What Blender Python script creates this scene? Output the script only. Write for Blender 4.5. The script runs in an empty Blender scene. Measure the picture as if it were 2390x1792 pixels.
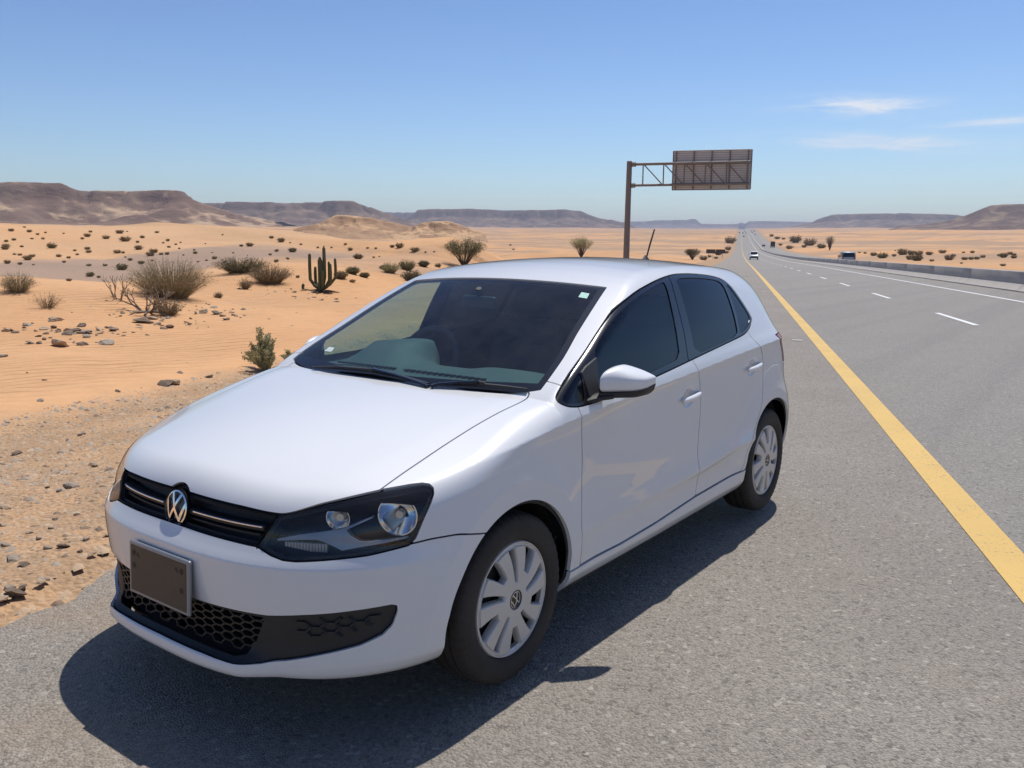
import bpy, bmesh, math, random
import numpy as np
from mathutils import Vector, Matrix

R = math.radians
scene = bpy.context.scene
col = scene.collection

# ------------------------------------------------------------------ camera
YAW, PITCH, ROLL = R(-36.278), R(9.128), R(.389)
CAM = Vector((2.4378, -1.4434, 1.5025))
cam_d = bpy.data.cameras.new("camera"); cam = bpy.data.objects.new("camera", cam_d); col.objects.link(cam)
cam_d.sensor_width = 36; cam_d.lens = 36 * 1972.5 / 2390
cam_d.clip_start = .05; cam_d.clip_end = 60000
fw = Vector((math.sin(YAW) * math.cos(PITCH), math.cos(YAW) * math.cos(PITCH), -math.sin(PITCH)))
r0 = Vector((math.cos(YAW), -math.sin(YAW), 0)); u0 = r0.cross(fw)
rr = r0 * math.cos(ROLL) + u0 * math.sin(ROLL); uu = u0 * math.cos(ROLL) - r0 * math.sin(ROLL)
cam.matrix_world = Matrix(((rr.x, uu.x, -fw.x, CAM.x), (rr.y, uu.y, -fw.y, CAM.y), (rr.z, uu.z, -fw.z, CAM.z), (0, 0, 0, 1)))
scene.camera = cam

# ------------------------------------------------------------------ sky and sun
CLOUDS = [(-.258, .1505, .062, .0085, -.05, 1.25), (-.235, .1120, .082, .0075, -.06, 1.3), (-.115, .1270, .050, .0035, .0, 1.1)]   # azimuth, elevation, half widths, tilt, weight
SUN_DIR = Vector((-.05, .38, 1)).normalized()
SUN_EL = math.asin(SUN_DIR.z); SUN_AZ = math.atan2(SUN_DIR.x, SUN_DIR.y)
world = bpy.data.worlds.new("World"); scene.world = world; world.use_nodes = True
wn, wl = world.node_tree.nodes, world.node_tree.links
wn.clear()
w_out = wn.new("ShaderNodeOutputWorld"); w_bg = wn.new("ShaderNodeBackground"); sky = wn.new("ShaderNodeTexSky")
sky.sky_type = 'NISHITA'; sky.sun_disc = False; sky.sun_elevation = SUN_EL; sky.sun_rotation = SUN_AZ
sky.altitude = 400; sky.air_density = 1.0; sky.dust_density = .6; sky.ozone_density = 1.3
w_bg.inputs[1].default_value = .10
def wnode(t, **k):
    q = wn.new("ShaderNode" + t)
    for a, v in k.items(): setattr(q, a, v)
    return q
def wmath(op, a, b=0.):
    q = wnode('Math', operation=op)
    for i, v in enumerate((a, b)):
        if isinstance(v, (int, float)): q.inputs[i].default_value = v
        else: wl.new(v, q.inputs[i])
    return q.outputs[0]
# clear dry air: the texture's own gradient, more contrasted
sg_ = wnode('Gamma'); sg_.inputs[1].default_value = 1.6; wl.new(sky.outputs[0], sg_.inputs[0])
sm_ = wnode('VectorMath', operation='SCALE'); sm_.inputs['Scale'].default_value = .385; wl.new(sg_.outputs[0], sm_.inputs[0])
# a few thin cirrus wisps low over the road
tc_ = wnode('TexCoord'); sp_ = wnode('SeparateXYZ'); wl.new(tc_.outputs['Generated'], sp_.inputs[0])
az_ = wmath('ARCTAN2', sp_.outputs[0], sp_.outputs[1]); el_ = wmath('ARCSINE', sp_.outputs[2])
cv_ = wnode('CombineXYZ'); wl.new(wmath('MULTIPLY', az_, 14.), cv_.inputs[0]); wl.new(wmath('MULTIPLY', el_, 90.), cv_.inputs[1])
cn_ = wnode('TexNoise'); cn_.inputs['Scale'].default_value = 1.; cn_.inputs['Detail'].default_value = 7; cn_.inputs['Roughness'].default_value = .62; cn_.inputs['Distortion'].default_value = .8; wl.new(cv_.outputs[0], cn_.inputs['Vector'])
tot = None
for a0, e0, wa, we, tilt, k in CLOUDS:
    da = wmath('SUBTRACT', az_, a0); de = wmath('SUBTRACT', wmath('SUBTRACT', el_, e0), wmath('MULTIPLY', da, tilt))
    q = wmath('ADD', wmath('POWER', wmath('ABSOLUTE', wmath('DIVIDE', da, wa)), 2.), wmath('POWER', wmath('ABSOLUTE', wmath('DIVIDE', de, we)), 2.))
    g = wmath('MULTIPLY', wmath('EXPONENT', wmath('MULTIPLY', q, -1.)), k)
    tot = g if tot is None else wmath('ADD', tot, g)
cm_ = wnode('MapRange'); wl.new(wmath('MULTIPLY', wmath('MINIMUM', tot, 1.), wmath('MAXIMUM', wmath('MULTIPLY', wmath('SUBTRACT', cn_.outputs['Fac'], .36), 2.2), 0.)), cm_.inputs['Value']); cm_.inputs['From Min'].default_value = .0; cm_.inputs['From Max'].default_value = .5; cm_.inputs['To Max'].default_value = .9
mc_ = wnode('Mix', data_type='RGBA'); wl.new(cm_.outputs['Result'], mc_.inputs['Factor']); wl.new(sm_.outputs[0], mc_.inputs['A']); mc_.inputs['B'].default_value = (8.0, 8.3, 8.8, 1)
wl.new(mc_.outputs['Result'], w_bg.inputs[0]); wl.new(w_bg.outputs[0], w_out.inputs[0])

sun_d = bpy.data.lights.new("sun", 'SUN'); sun = bpy.data.objects.new("sun", sun_d); col.objects.link(sun)
sun_d.energy = 4.0; sun_d.angle = R(.53); sun_d.color = (1, .955, .88)
sun.rotation_euler = SUN_DIR.to_track_quat('Z', 'Y').to_euler(); sun.location = (0, 0, 60)

scene.view_settings.view_transform = 'Standard'; scene.view_settings.look = 'None'
scene.view_settings.exposure = 0.18; scene.view_settings.gamma = 1
scene.view_settings.use_curve_mapping = False
scene.cycles.max_bounces = 7; scene.cycles.diffuse_bounces = 3; scene.cycles.glossy_bounces = 4; scene.cycles.transmission_bounces = 4; scene.cycles.transparent_max_bounces = 12; scene.cycles.volume_bounces = 0
# ------------------------------------------------------------------ helpers
rnd = random.Random(7)
rng = np.random.default_rng(11)

def node_mat(name):
    m = bpy.data.materials.new(name); m.use_nodes = True
    return m, m.node_tree.nodes, m.node_tree.links, m.node_tree.nodes["Principled BSDF"]

def mat(name, c, rough=.5, metal=0., spec=.5, coat=0., var=0., scale=8., bump=0., bscale=60., rvar=0.):
    """plain surface with procedural colour variation, roughness variation and fine relief"""
    m, n, l, b = node_mat(name)
    b.inputs['Base Color'].default_value = (*c, 1); b.inputs['Roughness'].default_value = rough
    b.inputs['Metallic'].default_value = metal; b.inputs['Specular IOR Level'].default_value = spec
    b.inputs['Coat Weight'].default_value = coat; b.inputs['Coat Roughness'].default_value = .02
    tc = n.new("ShaderNodeTexCoord")
    if var or rvar:
        t = n.new("ShaderNodeTexNoise"); t.inputs['Scale'].default_value = scale; t.inputs['Detail'].default_value = 5
        l.new(tc.outputs['Object'], t.inputs['Vector'])
        if var:
            mx = n.new("ShaderNodeMix"); mx.data_type = 'RGBA'
            mx.inputs['A'].default_value = (*[q * (1 - var) for q in c], 1); mx.inputs['B'].default_value = (*[min(1, q * (1 + var)) for q in c], 1)
            l.new(t.outputs['Fac'], mx.inputs['Factor']); l.new(mx.outputs['Result'], b.inputs['Base Color'])
        if rvar:
            mr = n.new("ShaderNodeMapRange"); mr.inputs['To Min'].default_value = rough - rvar; mr.inputs['To Max'].default_value = rough + rvar
            l.new(t.outputs['Fac'], mr.inputs['Value']); l.new(mr.outputs['Result'], b.inputs['Roughness'])
    if bump:
        t2 = n.new("ShaderNodeTexNoise"); t2.inputs['Scale'].default_value = bscale; t2.inputs['Detail'].default_value = 4
        l.new(tc.outputs['Object'], t2.inputs['Vector'])
        bp = n.new("ShaderNodeBump"); bp.inputs['Strength'].default_value = bump; bp.inputs['Distance'].default_value = .02
        l.new(t2.outputs['Fac'], bp.inputs['Height']); l.new(bp.outputs['Normal'], b.inputs['Normal'])
    return m

def glass_mat(name, tint, ior=1.5, rough=.0, dust=0.):
    """thin tinted pane: light passes tinted, the surface mirrors by Fresnel; dust is a faint pale film"""
    m, n, l, b = node_mat(name); n.remove(b)
    o = n["Material Output"]
    tr = n.new("ShaderNodeBsdfTransparent"); tr.inputs[0].default_value = (*tint, 1)
    gl = n.new("ShaderNodeBsdfGlossy"); gl.inputs['Roughness'].default_value = rough; gl.inputs[0].default_value = (1, 1, 1, 1)
    fr = n.new("ShaderNodeFresnel"); ge = n.new("ShaderNodeNewGeometry")
    mi = n.new("ShaderNodeMapRange"); mi.inputs['To Min'].default_value = ior; mi.inputs['To Max'].default_value = 1 / ior   # a thin pane mirrors alike from both sides
    l.new(ge.outputs['Backfacing'], mi.inputs['Value']); l.new(mi.outputs['Result'], fr.inputs['IOR'])
    mx = n.new("ShaderNodeMixShader"); l.new(fr.outputs[0], mx.inputs[0]); l.new(tr.outputs[0], mx.inputs[1]); l.new(gl.outputs[0], mx.inputs[2])
    if dust:
        df = n.new("ShaderNodeBsdfDiffuse"); df.inputs[0].default_value = (.6, .56, .5, 1)
        tc = n.new("ShaderNodeTexCoord"); t = n.new("ShaderNodeTexNoise"); t.inputs['Scale'].default_value = 9; t.inputs['Detail'].default_value = 8; t.inputs['Roughness'].default_value = .7
        l.new(tc.outputs['Object'], t.inputs['Vector'])
        mr = n.new("ShaderNodeMapRange"); mr.inputs['From Min'].default_value = .35; mr.inputs['From Max'].default_value = .75
        mr.inputs['To Min'].default_value = dust * .3; mr.inputs['To Max'].default_value = dust * 1.6
        l.new(t.outputs['Fac'], mr.inputs['Value'])
        m2 = n.new("ShaderNodeMixShader"); l.new(mr.outputs['Result'], m2.inputs[0]); l.new(mx.outputs[0], m2.inputs[1]); l.new(df.outputs[0], m2.inputs[2])
        mx = m2
    l.new(mx.outputs[0], o.inputs[0])
    return m

def tag(o, label=None, cat=None, group=None, kind=None):
    if label: o['label'] = label
    if cat: o['category'] = cat
    if group: o['group'] = group
    if kind: o['kind'] = kind
    return o

def empty(name, loc=(0, 0, 0), rz=0):
    o = bpy.data.objects.new(name, None); col.objects.link(o); o.location = loc; o.rotation_euler = (0, 0, rz)
    o.empty_display_size = .2
    return o

def mesh_obj(name, v, f, m, parent=None, smooth=True, normals=None):
    me = bpy.data.meshes.new(name)
    v = np.asarray(v, float)
    if isinstance(f, np.ndarray) and f.ndim == 2:
        nf, k = f.shape
        me.vertices.add(len(v)); me.vertices.foreach_set('co', v.ravel())
        me.loops.add(nf * k); me.loops.foreach_set('vertex_index', f.ravel().astype(np.int32))
        me.polygons.add(nf); me.polygons.foreach_set('loop_start', np.arange(0, nf * k, k, dtype=np.int32))
        me.update(calc_edges=True)
    else:
        me.from_pydata([tuple(q) for q in v], [], [tuple(int(i) for i in q) for q in f])
    if smooth: me.polygons.foreach_set('use_smooth', np.ones(len(me.polygons), bool))
    if m: me.materials.append(m)
    if normals is not None: me.normals_split_custom_set_from_vertices([tuple(q) for q in normals])
    o = bpy.data.objects.new(name, me); col.objects.link(o)
    if normals is not None: o.shadow_terminator_geometry_offset = .4; o.shadow_terminator_shading_offset = .08
    if parent: o.parent = parent
    return o

class MB:
    """collects simple shapes, builds ONE mesh"""
    def __init__(s): s.v, s.f = [], []
    def add(s, v, f):
        k = len(s.v); s.v += [tuple(q) for q in v]; s.f += [tuple(i + k for i in q) for q in f]; return s
    def box(s, c, d, M=None, taper=1.):
        hx, hy, hz = d[0] / 2, d[1] / 2, d[2] / 2
        v = [Vector((sx * hx * (taper if sz > 0 else 1), sy * hy * (taper if sz > 0 else 1), sz * hz)) for sz in (-1, 1) for sy in (-1, 1) for sx in (-1, 1)]
        if M: v = [M @ q for q in v]
        v = [q + Vector(c) for q in v]
        return s.add(v, [(0, 2, 3, 1), (4, 5, 7, 6), (0, 1, 5, 4), (1, 3, 7, 5), (3, 2, 6, 7), (2, 0, 4, 6)])
    def tube(s, pts, rad, n=8, cap=True, up=(0, 0, 1)):
        pts = [Vector(p) for p in pts]; rad = rad if hasattr(rad, '__len__') else [rad] * len(pts)
        V, F = [], []
        prev = None
        for i, p in enumerate(pts):
            t = (pts[min(i + 1, len(pts) - 1)] - pts[max(i - 1, 0)]).normalized()
            if prev is None:
                a = Vector(up); a = a if abs(a.dot(t)) < .95 else Vector((1, 0, 0))
                a = (a - t * a.dot(t)).normalized()
            else: a = (prev - t * prev.dot(t)).normalized()
            prev = a; b = t.cross(a)
            rx, ry = (rad[i] if hasattr(rad[i], '__len__') else (rad[i], rad[i]))
            for j in range(n):
                w = 2 * math.pi * j / n; V.append(p + a * math.cos(w) * rx + b * math.sin(w) * ry)
        for i in range(len(pts) - 1):
            for j in range(n):
                k = (j + 1) % n; F.append((i * n + j, i * n + k, (i + 1) * n + k, (i + 1) * n + j))
        if cap: F.append(tuple(range(n - 1, -1, -1))); F.append(tuple(range((len(pts) - 1) * n, len(pts) * n)))
        return s.add(V, F)
    def lathe(s, prof, n=48, axis='x', c=(0, 0, 0), sgn=1):
        """prof: (axial, radius) pairs"""
        V, F = [], []
        for a, r in prof:
            for j in range(n):
                w = 2 * math.pi * j / n
                q = (sgn * a, r * math.cos(w), r * math.sin(w)) if axis == 'x' else ((r * math.cos(w), r * math.sin(w), a) if axis == 'z' else (r * math.sin(w), sgn * a, r * math.cos(w)))
                V.append(Vector(q) + Vector(c))
        for i in range(len(prof) - 1):
            for j in range(n):
                k = (j + 1) % n; q = (i * n + j, i * n + k, (i + 1) * n + k, (i + 1) * n + j)
                F.append(q if sgn > 0 else q[::-1])
        return s.add(V, F)
    def prism(s, poly, z0, z1, M=None):
        n = len(poly); V = [Vector((x, y, z0)) for x, y in poly] + [Vector((x, y, z1)) for x, y in poly]
        if M: V = [M @ q for q in V]
        F = [tuple(range(n - 1, -1, -1)), tuple(range(n, 2 * n))] + [(i, (i + 1) % n, n + (i + 1) % n, n + i) for i in range(n)]
        return s.add(V, F)
    def xf(s, M): s.v = [tuple(M @ Vector(q)) for q in s.v]; return s
    def build(s, name, m, parent=None, smooth=True, bevel=0., seg=2, sub=0, angle=40):
        o = mesh_obj(name, np.array([tuple(q) for q in s.v]), s.f, m, parent, smooth)
        bm = bmesh.new(); bm.from_mesh(o.data); bmesh.ops.recalc_face_normals(bm, faces=bm.faces)
        if smooth:
            for e in bm.edges:
                if len(e.link_faces) == 2 and e.calc_face_angle(0) > R(angle): e.smooth = False
        bm.to_mesh(o.data); bm.free()
        if bevel:
            b = o.modifiers.new("bevel", 'BEVEL'); b.width = bevel; b.segments = seg; b.limit_method = 'ANGLE'; b.angle_limit = R(35); b.harden_normals = False
        if sub:
            b = o.modifiers.new("sub", 'SUBSURF'); b.levels = sub; b.render_levels = sub
        return o

def copy_tree(o, parent=None):
    c = o.copy(); col.objects.link(c); c.parent = parent
    for ch in o.children: copy_tree(ch, c)
    return c

def mirror_obj(o, name=None, parent=None):
    """a real mirrored twin of a part (left side of the car -> right side)"""
    me = o.data.copy()
    n = len(me.vertices); co = np.empty(n * 3); me.vertices.foreach_get('co', co); co = co.reshape(-1, 3); co[:, 0] *= -1
    me.vertices.foreach_set('co', co.ravel()); me.flip_normals(); me.update()
    q = bpy.data.objects.new(name or o.name.split('.')[0], me); col.objects.link(q); q.parent = parent or o.parent
    for md in o.modifiers:
        k = q.modifiers.new(md.name, md.type)
        for a in ('width', 'segments', 'limit_method', 'angle_limit', 'levels', 'render_levels'):
            if hasattr(md, a): setattr(k, a, getattr(md, a))
    return q
# ----------------------------------------------------------------------------
# THE PLACE: straight desert highway, road frame (s along, t to the right)
# ----------------------------------------------------------------------------
RA = math.radians(-21.45)
RD = np.array([math.sin(RA), math.cos(RA)]); RN = np.array([math.cos(RA), -math.sin(RA)])
def st2w(s, t): return s * RD[0] + t * RN[0], s * RD[1] + t * RN[1]
def w2st(x, y): return x * RD[0] + y * RD[1], x * RN[0] + y * RN[1]
CAMX, CAMY, CAMZ = 2.4378, -1.4434, 1.5025
def polar(px, dist):
    """place at a compass bearing and distance from the spot the picture was taken from"""
    a = math.radians(-36.278) + math.atan((px - 1195) / 1972.5)
    return CAMX + dist * math.sin(a), CAMY + dist * math.cos(a)

def _curve(p):
    p = np.array(p, float)
    return lambda q: np.interp(q, p[:, 0], p[:, 1])
def smooth_table(pts, n=4000, w=.04):
    p = np.array(pts, float); X = np.linspace(p[0, 0], p[-1, 0], n); Y = np.interp(X, p[:, 0], p[:, 1])
    k = max(3, int(n * w)) | 1; ker = np.hanning(k + 2)[1:-1]; ker /= ker.sum()
    Yp = np.pad(Y, k // 2, mode='edge'); Y = np.convolve(Yp, ker, 'valid')
    return lambda q: np.interp(q, X, Y)
road_z = smooth_table([(-200, 0), (0, 0), (90, -.25), (174, -.65), (300, -.4), (465, .9), (750, 8.6), (1234, 26.8), (1500, 36), (1800, 41), (3000, 67)], w=.035)
plain_z = smooth_table([(0, 0), (100, -.3), (174, -.6), (300, -.1), (465, 1.3), (750, 9), (1234, 27), (2000, 45), (3000, 67), (5000, 115), (8000, 185), (14000, 320)], w=.012)

def vnoise(x, y, seed=0):
    xi, yi = np.floor(x).astype(np.int64), np.floor(y).astype(np.int64); fx, fy = x - xi, y - yi
    fx = fx * fx * fx * (fx * (6 * fx - 15) + 10); fy = fy * fy * fy * (fy * (6 * fy - 15) + 10)
    def h(a, b):
        n = (a * 374761393 + b * 668265263 + seed * 1274126177) & 0xffffffff
        n = ((n ^ (n >> 13)) * 1274126177) & 0xffffffff
        return ((n ^ (n >> 16)) & 0xffff) / 65535. * 2 - 1
    return (h(xi, yi) * (1 - fx) + h(xi + 1, yi) * fx) * (1 - fy) + (h(xi, yi + 1) * (1 - fx) + h(xi + 1, yi + 1) * fx) * fy
def fbm(x, y, sc, oct_=4, seed=0, gain=.5):
    o = 0; a = 1
    for i in range(oct_): o = o + a * vnoise(x / sc, y / sc, seed + i * 17); sc *= .5; a *= gain
    return o

def sstep(a, b, q):
    t = np.clip((q - a) / (b - a), 0, 1); return t * t * (3 - 2 * t)

# dunes: crest lines (bearing pixel, distance, crest height above the plain), width towards and away from the road
DUNES = [([(-700, 70, 3.3), (-300, 72, 3.3), (0, 74, 3.3), (190, 74, 3.15), (357, 77, 3.6), (570, 80, 3.35), (700, 82, 2.8), (853, 84, 1.7), (943, 86, .7), (1020, 88, .0)], 27, 20),
         ([(930, 50, .2), (1000, 52, .8), (1088, 53, 1.35), (1150, 54, 1.1), (1220, 55, .6), (1290, 57, .0)], 13, 11),
         ([(1300, 120, .5), (1380, 125, 1.4), (1500, 130, 1.6), (1600, 140, .8)], 26, 30),
         ([(-500, 26, .55), (-100, 25, .7), (100, 24, .75), (260, 23.5, .7), (420, 24, .6), (600, 27, .45), (760, 31, .7), (900, 36, .4)], 5, 5)]
DW = [(np.array([polar(px, d) for px, d, h in P]), np.array([h for px, d, h in P], float), a, b) for P, a, b in DUNES]
HUMPS = [(345, 21.0, .40, 2.2), (752, 31, .25, 3.0), (165, 17.0, .28, 1.8), (30, 30, .2, 2.), (600, 40, .35, 3.5), (1080, 47, .3, 4)]
HW = [(*polar(px, d), h, r) for px, d, h, r in HUMPS]
SANDHILLS = [(774, 900, 954, 538, 508), (951, 1020, 1103, 546, 519)]

def ground_z(x, y):
    x, y = np.asarray(x, float), np.asarray(y, float)
    s, t = w2st(x, y); r = np.hypot(x - CAMX, y - CAMY)
    z = plain_z(r)
    w = sstep(60, 400, r)
    z = z + fbm(x, y, 260, 4, 3) * 1.6 * w + fbm(x, y, 900, 3, 9) * 6 * sstep(600, 3000, r)
    left = sstep(-5.5, -14, t); right = sstep(28, 50, t)
    side = np.maximum(left, right)
    for P, hh, wf, wb in DW:
        best = np.full(x.shape, 1e9); hb = np.zeros(x.shape); sg = np.zeros(x.shape)
        for i in range(len(P) - 1):
            a, b = P[i], P[i + 1]; d = b - a; L2 = d @ d
            u = np.clip(((x - a[0]) * d[0] + (y - a[1]) * d[1]) / L2, 0, 1)
            dx, dy = x - a[0] - u * d[0], y - a[1] - u * d[1]; q = np.hypot(dx, dy); m = q < best
            best = np.where(m, q, best); hb = np.where(m, hh[i] + (hh[i + 1] - hh[i]) * u, hb)
            sg = np.where(m, np.hypot(x - CAMX, y - CAMY) - np.hypot(a[0] + u * d[0] - CAMX, a[1] + u * d[1] - CAMY), sg)
        ww = np.where(sg < 0, wf, wb)
        z = z + hb * np.exp(-(best / ww) ** 2) * left
    for hx, hy, h, rr_ in HW: z = z + h * np.exp(-((x - hx) ** 2 + (y - hy) ** 2) / rr_ ** 2) * left
    z = z + side * (fbm(x, y, 7, 3, 21) * .13 * sstep(6, 20, r) + fbm(x, y, 30, 3, 31) * .26 * sstep(18, 60, r))
    z = z + right * sstep(30, 120, t) * (1.0 + .8 * fbm(x, y, 60, 3, 44))
    # verge, shoulder dip, road bed
    rz = road_z(s)
    fl = 1 - sstep(5, 16, -t - 1) * 1 - sstep(26, 45, t)
    fl = np.clip(fl, 0, 1)
    bed = np.where((t > -1.3) & (t < 25.3), rz - .06, rz - .012 - .10 * sstep(-1.2, -4.2, t) + .16 * sstep(-3.9, -5.0, t) * (1 + .5 * vnoise(s / 1.7, t / 1.7, 5)) + .02 * fbm(x, y, .8, 3, 77) * sstep(-1.2, -2, t))
    return z * (1 - fl) + bed * fl
# ------------------------------------------------------------------ materials of the place
def N(n, t, **k):
    q = n.new("ShaderNode" + t)
    for a, v in k.items(): setattr(q, a, v)
    return q
def val(l, sock, v):
    if hasattr(v, 'default_value') or hasattr(v, 'is_output'): l.new(v, sock)
    else: sock.default_value = v
def math_(n, l, op, a, b=0., c=0.):
    q = N(n, 'Math', operation=op)
    for i, v in enumerate((a, b, c)): val(l, q.inputs[i], v)
    return q.outputs[0]
def noise(n, l, vec, scale, detail=4., rough=.55, dist=0.):
    q = N(n, 'TexNoise'); l.new(vec, q.inputs['Vector'])
    q.inputs['Scale'].default_value = scale; q.inputs['Detail'].default_value = detail; q.inputs['Roughness'].default_value = rough; q.inputs['Distortion'].default_value = dist
    return q.outputs['Fac']
def ramp(n, l, v, a, b, lo=0., hi=1., smooth=True):
    q = N(n, 'MapRange'); q.interpolation_type = 'SMOOTHSTEP' if smooth else 'LINEAR'
    val(l, q.inputs['Value'], v)
    for k, x in (('From Min', a), ('From Max', b), ('To Min', lo), ('To Max', hi)): q.inputs[k].default_value = x
    return q.outputs['Result']
def mixc(n, l, f, a, b, mode='MIX'):
    q = N(n, 'Mix'); q.data_type = 'RGBA'; q.blend_type = mode
    val(l, q.inputs['Factor'], f)
    for s, v in (('A', a), ('B', b)):
        if isinstance(v, tuple): q.inputs[s].default_value = (*v, 1)
        else: l.new(v, q.inputs[s])
    return q.outputs['Result']
def mapped(n, l, vec, scale=(1, 1, 1), rot=0.):
    q = N(n, 'Mapping'); l.new(vec, q.inputs['Vector']); q.inputs['Scale'].default_value = scale; q.inputs['Rotation'].default_value = (0, 0, rot)
    return q.outputs['Vector']
def t_coord(n, l, vec):
    q = N(n, 'VectorMath', operation='DOT_PRODUCT'); l.new(vec, q.inputs[0]); q.inputs[1].default_value = (RN[0], RN[1], 0); return q.outputs['Value']
def s_coord(n, l, vec):
    q = N(n, 'VectorMath', operation='DOT_PRODUCT'); l.new(vec, q.inputs[0]); q.inputs[1].default_value = (RD[0], RD[1], 0); return q.outputs['Value']

def desert_mat():
    m, n, l, b = node_mat('desert_ground')
    g = N(n, 'NewGeometry'); P = g.outputs['Position']
    t = t_coord(n, l, P)
    big = noise(n, l, P, .012, 4); mid = noise(n, l, P, .16, 5); fine = noise(n, l, P, 3., 6, .65); tiny = noise(n, l, P, 60., 3, .6)
    c = mixc(n, l, ramp(n, l, mid, .3, .7), (.55, .295, .138), (.61, .345, .172))
    c = mixc(n, l, ramp(n, l, big, .46, .62, 0, .55), c, (.50, .345, .215))
    # wind-blown coarse dark grit lying in long streaks and flats
    st = noise(n, l, mapped(n, l, P, (.035, .012, .03), RA + .5), 1., 6, .6)
    flat = ramp(n, l, st, .54, .63)
    sp = noise(n, l, P, 7., 5, .7)
    grit = math_(n, l, 'MULTIPLY', flat, ramp(n, l, sp, .3, .62, .35, .95))
    c = mixc(n, l, grit, c, (.30, .215, .155))
    # grey gravelly flats that the sand has not covered, well away from the road
    dist = N(n, 'VectorMath', operation='LENGTH'); l.new(P, dist.inputs[0])
    wadi = noise(n, l, mapped(n, l, P, (.05, .02, .05), RA - .9), 1., 4, .5)
    c = mixc(n, l, math_(n, l, 'MULTIPLY', ramp(n, l, wadi, .56, .62), ramp(n, l, t, -12., -20., 0., .8)), c, (.27, .205, .16))
    # the grey flat in front of the dune
    sc_ = s_coord(n, l, P); wob2 = math_(n, l, 'MULTIPLY', math_(n, l, 'SUBTRACT', noise(n, l, P, .18, 5, .6), .5), 7.)
    tw = math_(n, l, 'ADD', t, wob2)
    gf = math_(n, l, 'MULTIPLY', math_(n, l, 'MULTIPLY', ramp(n, l, tw, -28.5, -27.), ramp(n, l, tw, -18.2, -19.6)), ramp(n, l, math_(n, l, 'ADD', sc_, wob2), 48., 40.))
    c = mixc(n, l, math_(n, l, 'MULTIPLY', gf, ramp(n, l, sp, .25, .6, .6, .95)), c, (.285, .215, .175))
    # broad stony plains far out
    far = noise(n, l, mapped(n, l, P, (.0042, .015, .004), RA + 1.35), 1., 5, .55)
    c = mixc(n, l, math_(n, l, 'MULTIPLY', ramp(n, l, far, .44, .56), ramp(n, l, dist.outputs['Value'], 80., 260., 0., .85)), c, (.33, .235, .16))
    # verge: broken stone and dirt between asphalt and sand
    wob = noise(n, l, P, .9, 4, .6)
    tv = math_(n, l, 'ADD', t, math_(n, l, 'MULTIPLY', math_(n, l, 'SUBTRACT', wob, .5), 1.3))
    verge = math_(n, l, 'MULTIPLY', ramp(n, l, tv, -4.75, -4.15), ramp(n, l, t, 30., 26.))
    vs = noise(n, l, P, 1.7, 5, .65)
    vc = mixc(n, l, ramp(n, l, vs, .40, .60), (.315, .215, .135), (.455, .285, .16))
    vo = N(n, 'TexVoronoi'); l.new(P, vo.inputs['Vector']); vo.inputs['Scale'].default_value = 42
    vb = N(n, 'RGBToBW'); l.new(vo.outputs['Color'], vb.inputs[0])
    vc = mixc(n, l, ramp(n, l, vb.outputs[0], .1, .45, .55, 0.), vc, (.17, .125, .09)); vc = mixc(n, l, ramp(n, l, vb.outputs[0], .72, .85, 0., .45), vc, (.50, .39, .28))
    c = mixc(n, l, math_(n, l, 'MULTIPLY', verge, ramp(n, l, vs, .25, .5, .55, 1.)), c, vc)
    c = mixc(n, l, ramp(n, l, fine, .35, .7, 0., .22), c, (.34, .21, .12))
    c = mixc(n, l, ramp(n, l, tiny, .25, .75, 0., .16), c, (.70, .45, .26))
    l.new(c, b.inputs['Base Color']); b.inputs['Roughness'].default_value = .95; b.inputs['Specular IOR Level'].default_value = .12
    # ripples on the sand, rubble relief on the verge
    wv = N(n, 'TexWave'); wv.wave_type = 'BANDS'; wv.bands_direction = 'Y'; wv.wave_profile = 'SIN'
    l.new(mapped(n, l, P, (1, 1, 1), RA - .95), wv.inputs['Vector']); wv.inputs['Scale'].default_value = 1.25; wv.inputs['Distortion'].default_value = 4.5; wv.inputs['Detail'].default_value = 3; wv.inputs['Detail Scale'].default_value = .7; wv.inputs['Detail Roughness'].default_value = .6
    rp = math_(n, l, 'MULTIPLY', wv.outputs['Fac'], math_(n, l, 'MULTIPLY', ramp(n, l, noise(n, l, P, .13, 3), .40, .60), ramp(n, l, t, -4.6, -5.6)))
    h = math_(n, l, 'MULTIPLY', rp, 1.25)
    h = math_(n, l, 'ADD', h, math_(n, l, 'MULTIPLY', fine, .5))
    vd = N(n, 'TexVoronoi'); l.new(P, vd.inputs['Vector']); vd.inputs['Scale'].default_value = 34
    h = math_(n, l, 'ADD', h, math_(n, l, 'MULTIPLY', math_(n, l, 'SUBTRACT', 1., vd.outputs['Distance']), ramp(n, l, t, -4.7, -4.2, 0., .35)))
    bp = N(n, 'Bump'); bp.inputs['Strength'].default_value = .85; bp.inputs['Distance'].default_value = .05; l.new(h, bp.inputs['Height']); l.new(bp.outputs['Normal'], b.inputs['Normal'])
    return m

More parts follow.
